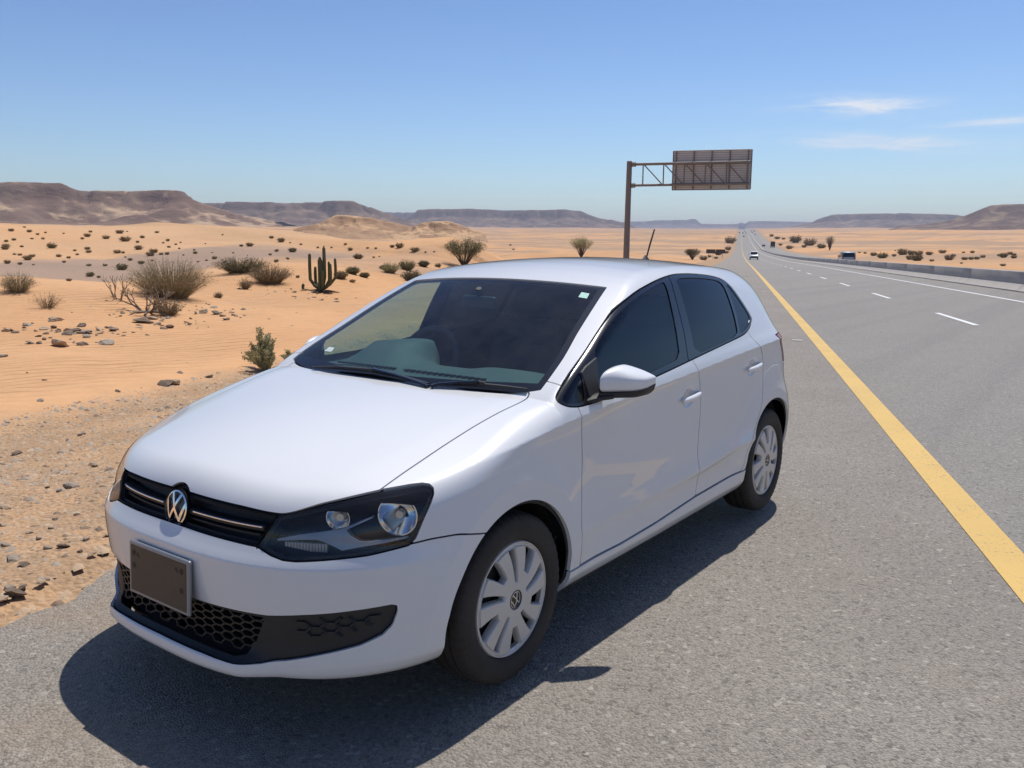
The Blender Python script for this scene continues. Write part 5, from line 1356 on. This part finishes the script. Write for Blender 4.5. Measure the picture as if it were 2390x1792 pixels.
# ------------------------------------------------------------------ far traffic
def traffic(name, label, s, t, rev, col_, kind='suv', group=None):
    x, y = st2w(s, t); e = empty(name, (x, y, float(road_z(s)) + .005), -RA + (math.pi if rev else 0)); e.rotation_euler[1] = 0
    gsl = (float(road_z(s + 4)) - float(road_z(s - 4))) / 8
    e.rotation_euler[0] = math.atan(gsl) * (-1 if rev else 1)
    tag(e, label, 'truck' if kind == 'lorry' else 'car', group)
    paint = mat(name + '_paint', col_, .3, coat=.6); gl = mat(name + '_glass', (.015, .02, .03), .08); bl = mat(name + '_trim', (.015, .015, .016), .6)
    # local frame: +y forward
    if kind == 'lorry':
        MB().box((0, -1.2, 2.15), (2.45, 7.2, 2.9)).build('cargo_box', mat('cargo_box', (.03, .032, .04), .6), e, bevel=.05)
        MB().box((0, 3.6, 1.65), (2.4, 2.0, 2.3), taper=.92).build('cab', paint, e, bevel=.12)
        MB().box((0, 4.58, 2.1), (2.0, .1, .8)).build('windscreen', gl, e, bevel=.02)
        MB().box((0, 0, .62), (1.0, 9.2, .25)).build('chassis', bl, e)
        wy = ((3.4, .5), (-2.2, .5), (-3.6, .5)); hw = 1.1
        for sx in (-.85, .85): MB().box((sx, -4.86, 1.0), (.35, .06, .2)).build('tail_light', mat('tail_red', (.4, .02, .02), .3), e)
    else:
        V = []; F = []; L = 4.6; hh = 1.78 if kind == 'suv' else 1.48
        pr = [(-2.3, .45), (-2.32, .95), (-2.2, hh - .15), (-1.9, hh), (.15, hh), (.45, hh - .06), (1.15, 1.05), (2.1, .95), (2.3, .75), (2.3, .42)]
        for yy, zz in pr:
            w = .91 if zz < 1.06 else .91 - .2 * (zz - 1.06) / .7
            V += [(-w, yy, zz), (w, yy, zz)]
        n = len(pr)
        F = [(2 * i, 2 * i + 1, 2 * i + 3, 2 * i + 2) for i in range(n - 1)] + [tuple(2 * i for i in range(n)), tuple(2 * i + 1 for i in range(n - 1, -1, -1)), (0, 2 * n - 2, 2 * n - 1, 1)]
        MB().add(V, F).build('body', paint, e, bevel=.08, seg=2)
        MB().add([(-.68, .56, hh - .12), (.68, .56, hh - .12), (.78, 1.12, 1.08), (-.78, 1.12, 1.08)], [(0, 1, 2, 3)]).build('windscreen', gl, e, smooth=False).location = (0, .03, .03)
        MB().add([(-.66, -2.215, hh - .2), (.66, -2.215, hh - .2), (.78, -2.30, 1.02), (-.78, -2.30, 1.02)], [(0, 1, 2, 3)]).build('rear_window', gl, e, smooth=False).location = (0, -.03, 0)
        for sx in (-1, 1):
            o = MB().add([(sx * .80, .95, 1.1), (sx * .735, .40, hh - .17), (sx * .735, -1.85, hh - .17), (sx * .80, -2.0, 1.1)], [(0, 1, 2, 3)]).build('side_windows', gl, e, smooth=False); o.location = (sx * .115, 0, 0)
            MB().box((sx * .68, 2.29, .82), (.34, .06, .14)).build('headlight', mat('hl_far', (.6, .62, .65), .15), e, bevel=.02)
            MB().box((sx * .74, -2.31, .95), (.16, .06, .35)).build('tail_light', mat('tail_red', (.4, .02, .02), .3), e, bevel=.02)
            MB().box((sx * 1.0, .75, 1.15), (.2, .1, .16)).build('mirror', bl, e, bevel=.02)
        MB().box((0, 2.31, .62), (1.2, .05, .22)).build('grille', bl, e, bevel=.01)
        MB().box((0, 2.3, .42), (1.78, .1, .2)).build('bumper', bl, e, bevel=.02)
        wy = ((1.4, .36), (-1.4, .36)); hw = .8
    for yy, r_ in wy:
        for sx in (-1, 1): MB().lathe([(-.11, .02), (-.11, r_ * .9), (-.08, r_), (.08, r_), (.11, r_ * .9), (.11, .02)], n=20, axis='x', c=(sx * hw, yy, r_)).build('wheel', bl, e)
    return e
traffic('white_car', 'white car with dark bumper driving along the lane beside the yellow line', 192, 4.85, True, (.8, .8, .8))
traffic('blue_car', 'dark blue and silver car showing above the median barrier', 122, 15.9, False, (.35, .38, .42))
traffic('black_truck', 'dark box truck on the far carriageway', 545, 21.2, False, (.03, .03, .035), 'lorry')
traffic('far_car', 'small dark car beside the box truck on the far carriageway', 560, 16.3, False, (.04, .045, .05), 'car')
for s, t, rv, c_ in ((905, 5.2, True, (.05, .05, .06)), (1080, 4.7, True, (.06, .06, .07)), (1085, 8.4, True, (.5, .5, .5)), (1200, 7.6, True, (.55, .55, .55)), (1100, .9, True, (.08, .05, .05))):
    traffic('distant_car', 'tiny car coming down the far rise on the lanes left of the barrier', s, t, rv, c_, 'car', 'cars coming down the far rise')
for s, t, c_ in ((1010, 18.3, (.5, .5, .5)), (1130, 16.2, (.7, .7, .7)), (1230, 20.3, (.05, .05, .05)), (1240, 16.5, (.6, .6, .6))):
    traffic('distant_car', 'tiny car climbing the far rise on the lanes right of the barrier', s, t, False, c_, 'car', 'cars climbing the far rise')

# ------------------------------------------------------------------ plants
def leaf_mat(name, c1, c2, trans=.2):
    m, n, l, b = node_mat(name); g = N(n, 'NewGeometry'); oi = N(n, 'ObjectInfo')
    v = noise(n, l, g.outputs['Position'], 6., 3)
    c = mixc(n, l, ramp(n, l, v, .3, .7), c1, c2)
    c = mixc(n, l, math_(n, l, 'MULTIPLY', oi.outputs['Random'], .35), c, (.22, .17, .10))
    l.new(c, b.inputs['Base Color']); b.inputs['Roughness'].default_value = .8; b.inputs['Specular IOR Level'].default_value = .15
    return m
ML = {'broom': leaf_mat('broom_stems', (.31, .255, .155), (.40, .335, .21)), 'green': leaf_mat('grey_green_leaf', (.17, .17, .085), (.24, .23, .12)),
      'dark': leaf_mat('dark_shrub_leaf', (.11, .105, .06), (.165, .15, .085)), 'tam': leaf_mat('tamarisk_leaf', (.40, .375, .19), (.50, .46, .26)),
      'brown': leaf_mat('dry_tuft', (.22, .165, .10), (.30, .225, .135)), 'tuft': leaf_mat('dry_dune_tuft', (.27, .195, .115), (.36, .27, .16)), 'tuft2': leaf_mat('green_dune_tuft', (.20, .175, .09), (.27, .23, .125)), 'dead': mat('dead_wood', (.24, .175, .12), .85, var=.3, scale=20, bump=.3)}
M_bark = mat('shrub_bark', (.13, .095, .065), .9, var=.3, scale=15, bump=.4)
def ribbons(rs, n, rad, hgt, w, lean=.5, droop=.1, seg=3, base=.25, leaf=0, lw=.02, ll=.05):
    """many fine stems from a common root; optional small leaf blades along each"""
    V, F = [], []
    for _ in range(n):
        a = rs.random() * 2 * math.pi; k = math.sqrt(rs.random()); r0 = base * rad * math.sqrt(rs.random())
        hx = hgt * (1 - .45 * k * k) * rs.uniform(.65, 1.05)
        x0, y0 = r0 * math.cos(a), r0 * math.sin(a); dx, dy = math.cos(a) * rad * k * lean * 2 * rs.uniform(.7, 1.1), math.sin(a) * rad * k * lean * 2 * rs.uniform(.7, 1.1)
        tw = rs.random() * math.pi; wx, wy = math.cos(tw), math.sin(tw); pts = []
        for i in range(seg + 1):
            t = i / seg
            pts.append((x0 + dx * t ** 1.15 + rs.gauss(0, .02) * rad, y0 + dy * t ** 1.15 + rs.gauss(0, .02) * rad, hx * (t - droop * t * t * k)))
        b0 = len(V)
        for i, p in enumerate(pts):
            ww = w * (1 - .75 * i / seg); V += [(p[0] - wx * ww, p[1] - wy * ww, p[2]), (p[0] + wx * ww, p[1] + wy * ww, p[2])]
        for i in range(seg): F.append((b0 + 2 * i, b0 + 2 * i + 1, b0 + 2 * i + 3, b0 + 2 * i + 2))
        for _ in range(leaf):
            t = rs.uniform(.25, 1); i = min(int(t * seg), seg - 1); f = t * seg - i
            p = [pts[i][q] * (1 - f) + pts[i + 1][q] * f for q in range(3)]
            d = Vector((rs.gauss(0, 1), rs.gauss(0, 1), rs.gauss(.5, .7))).normalized() * ll * rs.uniform(.5, 1.3); sd = d.cross(Vector((rs.gauss(0, 1), rs.gauss(0, 1), rs.gauss(0, 1)))).normalized() * lw
            c = len(V); P = Vector(p); V += [tuple(P - sd * .4), tuple(P + d * .5 - sd), tuple(P + d), tuple(P + d * .5 + sd)]
            F.append((c, c + 1, c + 2, c + 3))
    return V, F
def plant(name, label, cat, x, y, V, F, m, group=None, stems=True, rz=0., sink=.03, hgt=.4, seed=1):
    z = float(ground_z(x, y)) - sink
    e = empty(name, (x, y, z), rz); tag(e, label, cat, group)
    mesh_obj('crown', np.array(V), F, m, e, False)
    if stems:
        rs = random.Random(seed); b = MB()
        for k in range(5):
            a = rs.random() * 6.28; b.tube([(0, 0, -.05), (.06 * math.cos(a) * hgt, .06 * math.sin(a) * hgt, hgt * .25), (.3 * math.cos(a) * hgt, .3 * math.sin(a) * hgt, hgt * .6)], [.022 * hgt, .016 * hgt, .005 * hgt], n=5)
        b.build('trunk', M_bark, e)
    return e
rs = random.Random(5)
# the large broom and its neighbours on the sand flat
V, F = ribbons(rs, 1500, .80, 1.02, .0055, .55, .05, 3, .45, 3, .006, .05); plant('broom_bush', 'largest taupe broom bush on the sand, fine upright stems', 'bush', -16.24, 10.12, V, F, ML['broom'], hgt=.9)
V, F = ribbons(rs, 500, .33, .50, .0045, .55, .08, 3, .4, 3, .006, .04); plant('round_bush', 'round grey-brown bush growing alone beyond the rock scatter', 'bush', -17.26, 7.11, V, F, ML['broom'], hgt=.5)
V, F = ribbons(rs, 120, .28, .40, .004, .6, .05, 4, .3, 2, .004, .05); plant('twiggy_shrub', 'sparse pale twiggy shrub in front of the grey flat', 'shrub', -15.5, 6.89, V, F, ML['brown'], hgt=.4)
V, F = ribbons(rs, 800, .68, .62, .006, .6, .05, 3, .6, 5, .010, .05); plant('dark_bush', 'wide dark green bush at the foot of the dune', 'bush', -22.6, 16.8, V, F, ML['dark'], hgt=.6)
V, F = ribbons(rs, 800, .58, .70, .006, .55, .08, 3, .5, 4, .008, .05); plant('brown_bush', 'brown spreading bush right beside the dark green bush', 'bush', -19.8, 15.79, V, F, ML['brown'], hgt=.6)
V, F = ribbons(rs, 200, .22, .38, .0045, .55, .0, 3, .2, 4, .008, .04); plant('vase_shrub', 'small vase-shaped shrub in front of the brown bush', 'shrub', -18.68, 14.04, V, F, ML['brown'], hgt=.4)
V, F = ribbons(rs, 160, .10, .20, .004, .6, .1, 3, .4, 3, .006, .03); plant('sand_tuft', 'little dry tuft alone on the sand right of the broom bush', 'tuft', -16.78, 11.81, V, F, ML['brown'], hgt=.2)
# roadside tamarisk behind the bonnet
def tamarisk(rs, n, hgt, spread):
    V, F = [], []; twigs = MB()
    for k in range(n):
        a = rs.random() * 6.28; h = hgt * rs.uniform(.45, 1.) * (1 - .3 * (k / n)); r_ = spread * rs.uniform(.1, 1) ** 1.2
        pts = [(0, 0, -.02), (r_ * .35 * math.cos(a), r_ * .35 * math.sin(a), h * .45), (r_ * math.cos(a), r_ * math.sin(a), h)]
        twigs.tube(pts, [.004, .0025, .001], n=4)
        for _ in range(260):
            t = rs.uniform(.2, 1.03); i = 0 if t < .5 else 1; f = t * 2 - i
            p = Vector(pts[i]).lerp(Vector(pts[i + 1]), f) + Vector((rs.gauss(0, .016), rs.gauss(0, .016), rs.gauss(0, .01)))
            d = Vector((rs.gauss(0, .8), rs.gauss(0, .8), rs.gauss(.9, .5))).normalized() * rs.uniform(.012, .045); sd = d.cross(Vector((rs.gauss(0, 1), rs.gauss(0, 1), rs.gauss(0, 1)))).normalized() * .0075
            c = len(V); V += [tuple(p - sd), tuple(p + sd), tuple(p + d + sd * .3), tuple(p + d - sd * .3)]; F.append((c, c + 1, c + 2, c + 3))
    return V, F, twigs
for nm, lb, x, y, n_, h_, sp_ in (('tamarisk_bush', 'feathery yellow-green bush at the edge of the gravel verge', -6.78, 5.60, 40, .56, .34), ('low_tamarisk', 'low feathery green growth right beside the taller roadside bush', -6.55, 5.98, 30, .30, .36)):
    V, F, tw = tamarisk(rs, n_, h_, sp_)
    e = empty(nm, (x, y, float(ground_z(x, y)))); tag(e, lb, 'bush'); mesh_obj('crown', np.array(V), F, ML['tam'], e, False); tw.build('trunk', M_bark, e)
# dead shrub
def branch(b, p, d, L, r_, dep, rs):
    q = p + d * L * .5 + Vector((rs.gauss(0, .06), rs.gauss(0, .06), rs.gauss(0, .04))) * L; e = p + d * L
    b.tube([p, q, e], [r_, r_ * .8, r_ * .6], n=6)
    if dep:
        for _ in range(rs.choice((2, 2, 3))):
            dd = (d + Vector((rs.gauss(0, .5), rs.gauss(0, .5), rs.gauss(.25, .3)))).normalized(); branch(b, e, dd, L * rs.uniform(.55, .8), r_ * .6, dep - 1, rs)
def dead(name, label, x, y, n, L, r_, dep, seed, spread=.8):
    rs = random.Random(seed); e = empty(name, (x, y, float(ground_z(x, y)) - .03)); tag(e, label, 'shrub')
    for k in range(n):
        a = 6.28 * k / n + rs.gauss(0, .3); b = MB(); branch(b, Vector((.08 * math.cos(a), .08 * math.sin(a), 0)), Vector((math.cos(a) * spread, math.sin(a) * spread, rs.uniform(.5, 1.1))).normalized(), L, r_, dep, rs); b.build('branch', ML['dead'], e)
    return e
dd_ = dead('dead_shrub', 'bare dead shrub with crooked thick branches on a sand hummock', -14.6, 8.55, 9, .30, .026, 3, 3)
for a in range(9):
    w = a * .7; MB().tube([(0, 0, .03), (.35 * math.cos(w), .35 * math.sin(w), .05), (.75 * math.cos(w + .15), .75 * math.sin(w + .15), -.06)], [.03, .02, .006], n=6).build('root', ML['dead'], dd_)
dead('dead_stalks', 'slim dead stalks standing just left of the bare dead shrub', -15.81, 8.56, 7, .26, .012, 2, 8, .35)
V, F = ribbons(rs, 240, .26, .42, .005, .55, .05, 3, .4, 4, .008, .04); plant('grey_scrub', 'grey scrub growing among the roots of the dead shrub', 'shrub', -14.15, 8.75, V, F, ML['brown'], hgt=.4)
# cactus-like euphorbia
M_cact = mat('cactus_skin', (.095, .10, .042), .7, var=.3, scale=9, bump=.2, bscale=60)
def ribbed(b, pts, r_, n=14):
    rads = r_ if hasattr(r_, '__len__') else [r_] * len(pts)
    k0 = len(b.v); b.tube(pts, rads, n=n)
    for i in range(len(pts)):
        c = Vector(pts[i])
        for j in range(n):
            if j % 2: q = Vector(b.v[k0 + i * n + j]); b.v[k0 + i * n + j] = tuple(c + (q - c) * .72)
cx_, cy_ = -18.01, 16.35; ce = empty('candelabra_cactus', (cx_, cy_, float(ground_z(cx_, cy_)) - .05), R(36)); tag(ce, 'tall candelabra cactus with upright ribbed arms on the sand', 'cactus')
b = MB(); ribbed(b, [(0, 0, 0), (0, 0, .5), (-.02, 0, 1.0), (-.02, 0, 1.12)], [.10, .095, .075, .02]); b.build('trunk', M_cact, ce)
for (x1, y1, z1, zt_, r_) in ((-.34, .02, .42, 1.22, .052), (-.20, .12, .35, .82, .048), (.10, .05, .50, 1.42, .055), (.30, -.04, .36, .92, .05), (.44, .05, .48, 1.08, .045), (.22, .14, .40, .98, .042), (-.55, -.05, .10, .30, .05), (.08, -.16, .30, .70, .05)):
    b = MB(); ribbed(b, [(0, 0, .10), (x1 * .6, y1 * .6, z1 * .55), (x1, y1, z1), (x1 * 1.02, y1, (z1 + zt_) / 2), (x1, y1, zt_ - .04), (x1, y1, zt_)], [r_, r_, r_, r_, r_ * .9, r_ * .3]); b.build('arm', M_cact, ce)
for k in range(7):
    w = k * .9; MB().tube([(0, 0, .06), (.3 * math.cos(w), .3 * math.sin(w), .06), (.55 * math.cos(w + .2), .55 * math.sin(w + .2), .02)], [.05, .035, .01], n=6).build('root', mat('cactus_root', (.10, .06, .04), .9), ce)
# shrubs round the cactus and on the middle dunes
SH = [(-19.9, 18.9, .39, 'brown', 'shrub with a thin upright crown behind the cactus'), (-20.7, 20.2, .41, 'green', 'left one of two low shrubs right of the cactus'), (-20.3, 20.4, .29, 'green', 'right one of two low shrubs right of the cactus'), (-29.9, 29.2, .41, 'brown', 'pale round shrub high on the dune beyond the cactus'),
      (-24.0, 25.1, .28, 'green', 'small green shrub at the left end of a green clump'), (-23.2, 24.7, .67, 'tam', 'yellow-green bushy clump on the middle dune'), (-24.5, 27.1, .72, 'green', 'green spiky shrub right beside the yellow-green clump'), (-20.6, 23.2, .68, 'dark', 'dark brown shrub just past the windscreen pillar'), (-26.2, 30.1, .47, 'dark', 'dark round shrub on the dune behind the dark brown shrub')]
for x, y, w, k, lb in SH:
    V, F = ribbons(rs, 420, w * .5, w * .75, .006, .55, .06, 3, .5, 5, .010, .05); plant('dune_shrub', lb, 'shrub', x, y, V, F, ML[k], hgt=w * .7, sink=.02)
def umbrella(name, label, x, y, wdt, hgt, m, seed, n=46):
    rs = random.Random(seed); e = empty(name, (x, y, float(ground_z(x, y)) - .05)); tag(e, label, 'tree')
    b = MB(); V, F = [], []
    for k in range(n):
        a = rs.random() * 6.28; r_ = wdt / 2 * math.sqrt(rs.random()); top = hgt * (1 - .22 * (r_ / (wdt / 2)) ** 2) * rs.uniform(.88, 1.02)
        tip = Vector((r_ * math.cos(a), r_ * math.sin(a), top)); mid = Vector((tip.x * .45, tip.y * .45, top * .55))
        b.tube([(0, 0, 0), mid, tip], [.03 * hgt / 2, .016 * hgt / 2, .004], n=5)
        for _ in range(110):
            f = rs.uniform(.35, 1.02); p = mid.lerp(tip, (f - .3) / .7) + Vector((rs.gauss(0, .06), rs.gauss(0, .06), rs.gauss(0, .05))) * wdt * .7
            d = Vector((rs.gauss(0, 1), rs.gauss(0, 1), rs.gauss(.4, .6))).normalized() * .06 * wdt / 2; sd = d.cross(Vector((rs.gauss(0, 1), rs.gauss(0, 1), 1))).normalized() * .017 * wdt / 2
            c = len(V); V += [tuple(p - sd), tuple(p + d * .5 - sd), tuple(p + d), tuple(p + d * .5 + sd)]; F.append((c, c + 1, c + 2, c + 3))
    mesh_obj('crown', np.array(V), F, m, e, False); b.build('trunk', M_bark, e); return e
umbrella('acacia', 'spreading flat-topped acacia rising behind the car roof', -26.6, 33.7, 2.35, 1.55, ML['green'], 4)
umbrella('acacia', 'smaller pale acacia left of the overhead sign post', -60.1, 99.8, 3.6, 2.9, ML['tam'], 6)
umbrella('roadside_bush', 'dark bushy shrub on the sand between the sign post and the road', -68.4, 154.6, 3.4, 2.3, ML['dark'], 9, 60)
umbrella('lone_tree', 'grey leafless tree on the sand beyond the far carriageway', -106.0, 377.4, 4.6, 6.2, ML['broom'], 12, 50)
# small tufts: a few meshes, copied
protos = []
for k in range(5):
    V, F = ribbons(random.Random(40 + k), 150, .5, .62, .022, .6, .08, 3, .6, 4, .035, .14)
    me = bpy.data.meshes.new('tuft'); me.from_pydata(V, [], F); me.materials.append([ML['tuft'], ML['tuft2'], ML['tuft']][k % 3]); protos.append(me)
def tuft(x, y, w, label, group, name='dune_tuft'):
    k = rs.randrange(5); green = k % 3 == 1
    label = ('greenish ' if green else 'brown ') + label; group = ('greenish ' if green else 'brown ') + group
    o = bpy.data.objects.new(name, protos[k]); col.objects.link(o)
    o.location = (x, y, float(ground_z(x, y)) - .04 * w); o.rotation_euler = (0, 0, rs.random() * 6.28); q = w * rs.uniform(.85, 1.1); o.scale = (q * .9, q * .9, q * rs.uniform(1.0, 1.35))
    tag(o, label, 'tuft', group)
for x, y, w in TUFTS:
    tuft(x, y, w, *(('tuft of dry scrub the size of a shrub on the orange dune', 'larger tufts on the dune') if w > .3 else ('small tuft dotting the orange dune beyond the car', 'small tufts scattered over the dune')))
for x, y, w in RIGHT:
    tuft(x, y, w, 'scrub tuft on the sand beyond the far carriageway', 'scrub tufts beyond the far carriageway', 'desert_scrub')
for x, y, w in LROAD:
    tuft(x, y, w, 'scrub tuft at the roadside near the two-panel board', 'scrub tufts near the two-panel board', 'roadside_scrub')

# ------------------------------------------------------------------ stones
def rock_mesh(seed, sub=2, flat=.55):
    bm = bmesh.new(); bmesh.ops.create_icosphere(bm, subdivisions=sub, radius=.5); r_ = random.Random(seed); ph = [r_.uniform(0, 9) for _ in range(6)]
    pl = [(Vector((r_.gauss(0, 1), r_.gauss(0, 1), r_.gauss(0, 1))).normalized(), r_.uniform(.26, .42)) for _ in range(9)]
    for v in bm.verts:
        p = v.co.copy()
        for nrm, d in pl:
            e = p.dot(nrm) - d
            if e > 0: p -= nrm * e
        p += p.normalized() * .03 * (math.sin(p.x * 13 + ph[0]) + math.sin(p.y * 17 + ph[1]) + math.sin(p.z * 15 + ph[2])); p.z *= flat; v.co = p
    me = bpy.data.meshes.new('stone'); bm.to_mesh(me); bm.free(); return me
M_st = [mat('stone_tan', (.44, .315, .205), .9, var=.3, scale=9, bump=.5, bscale=40), mat('stone_grey', (.335, .27, .205), .9, var=.35, scale=9, bump=.5, bscale=40), mat('stone_dark', (.19, .135, .095), .9, var=.35, scale=9, bump=.5, bscale=40)]
rocks = []
for k in range(9):
    me = rock_mesh(k + 3); me.materials.append(M_st[k % 3]); rocks.append(me)
for i, (x, y, w) in enumerate(STONES):
    o = bpy.data.objects.new('stone', rocks[i % 9]); col.objects.link(o); q = w * 1.25
    o.location = (x, y, float(ground_z(x, y)) + q * .10); o.rotation_euler = (rs.gauss(0, .2), rs.gauss(0, .2), rs.random() * 6.28); o.scale = (q * rs.uniform(.9, 1.3), q * rs.uniform(.7, 1.), q * rs.uniform(.6, .9))
    cn = ('tan', 'grey', 'dark brown')[(i % 9) % 3]
    if math.hypot(x + 2, y) < 4.2: tag(o, cn + ' stone lying in the gravel verge beside the asphalt edge', 'stone', cn + ' stones in the gravel verge')
    else: tag(o, cn + (' large' if w > .14 else ' small') + ' rock lying on the open sand past the verge', 'rock', cn + (' large' if w > .14 else ' small') + ' rocks on the sand'); o.name = 'sand_rock'
# loose gravel of the verge: far too many to count
def scatter(name, n, s0, s1, t0, t1, size, seed, label, dens=None):
    r_ = np.random.default_rng(seed)
    u = r_.random(n * 3); s = s0 + (s1 - s0) * u ** 1.8; t = t0 + (t1 - t0) * r_.random(n * 3)
    x, y = st2w(s, t); w = fbm(x, y, 1.3, 3, seed) * .5 + .5
    if dens: w = w * dens(s, t)
    keep = r_.random(n * 3) < np.clip(w * 1.2 - .12, .05, 1); x, y, s = x[keep][:n], y[keep][:n], s[keep][:n]; n = len(x)
    z = ground_z(x, y); q = size * np.exp(r_.normal(0, .68, n)); q = np.minimum(q, size * 4)
    base = np.array([(1, 0, 0), (.3, .9, 0), (-.8, .5, 0), (-.7, -.6, 0), (.4, -.9, 0), (.25, .15, .62), (-.3, -.1, .5)]); tri = np.array([(0, 1, 5), (1, 2, 5), (2, 6, 5), (2, 3, 6), (3, 4, 6), (4, 5, 6), (4, 0, 5)])
    a = r_.random(n) * 6.28; jit = 1 + r_.normal(0, .22, (n, 7, 3)); B = base[None] * jit
    ca, sn = np.cos(a)[:, None], np.sin(a)[:, None]; el = r_.uniform(.55, 1., n)[:, None]
    bx = B[..., 0] * q[:, None]; by = B[..., 1] * q[:, None] * el; bz = B[..., 2] * q[:, None] * r_.uniform(.5, 1.1, n)[:, None]
    V = np.stack([x[:, None] + bx * ca - by * sn, y[:, None] + bx * sn + by * ca, z[:, None] + bz - .15 * q[:, None]], -1).reshape(-1, 3)
    F = (tri[None] + 7 * np.arange(n)[:, None, None]).reshape(-1, 3)
    o = mesh_obj(name, V, F, None, None, False)
    for m_ in M_st: o.data.materials.append(m_)
    o.data.polygons.foreach_set('material_index', np.repeat(r_.choice([0, 0, 1, 1, 2], n), 7).astype(np.int32))
    tag(o, label, 'gravel', kind='stuff'); return o
scatter('gravel', 80000, -8, 45, -4.6, -1.0, .0125, 3, 'loose broken stone covering the verge between asphalt and sand')
scatter('sand_grit', 7000, -8, 40, -26, -4.4, .013, 5, 'scattered stone chips lying on the sand', lambda s, t: np.clip(fbm(s, t, 6, 3, 2) * 1.4, 0, 1))
scatter('road_grit', 2500, -8, 20, -1.05, 2.6, .0045, 8, 'fine loose grit lying on the asphalt shoulder')
# rubble heaps
for i, (x, y, n_, sp_) in enumerate(((-12.4, 5.9, 46, 1.1), (-13.6, 8.0, 30, .9), (-14.0, 9.7, 34, 1.2), (-17.2, 15.2, 26, 1.3))):
    r_ = random.Random(60 + i)
    for k in range(n_):
        px_, py_ = x + r_.gauss(0, sp_) * .9, y + r_.gauss(0, sp_ * .45); w = .05 + .13 * r_.random() ** 2.5
        o = bpy.data.objects.new('rubble_stone', rocks[r_.randrange(9)]); col.objects.link(o); o.location = (px_, py_, float(ground_z(px_, py_)) + w * .08); o.rotation_euler = (r_.gauss(0, .3), r_.gauss(0, .3), r_.random() * 6.28); o.scale = (w * r_.uniform(1, 1.5), w, w * r_.uniform(.5, .9))
        hp = ('in the widest rubble scatter, on the bare sand before the dead shrub', 'among the roots of the bare dead shrub', 'behind the dead shrub on the sand', 'on the sand slope below the cactus')[i]; tag(o, 'rubble stone ' + hp, 'rock', 'rubble stones ' + hp)

# ------------------------------------------------------------------ dusty air
hz = MB().box((0, 2000, 185), (23000, 23000, 480)).build('haze', None, None, smooth=False)
mh_ = bpy.data.materials.new('haze_air'); mh_.use_nodes = True; hn = mh_.node_tree.nodes; hn.clear()
ho = hn.new("ShaderNodeOutputMaterial"); hv = hn.new("ShaderNodeVolumePrincipled"); hv.inputs['Color'].default_value = (.72, .78, .95, 1); hv.inputs['Density'].default_value = 1.15e-4; hv.inputs['Anisotropy'].default_value = .2
mh_.node_tree.links.new(hv.outputs[0], ho.inputs['Volume']); hz.data.materials.append(mh_)
tag(hz, 'pale dusty air between the road and the far table mountains', 'haze', kind='stuff')
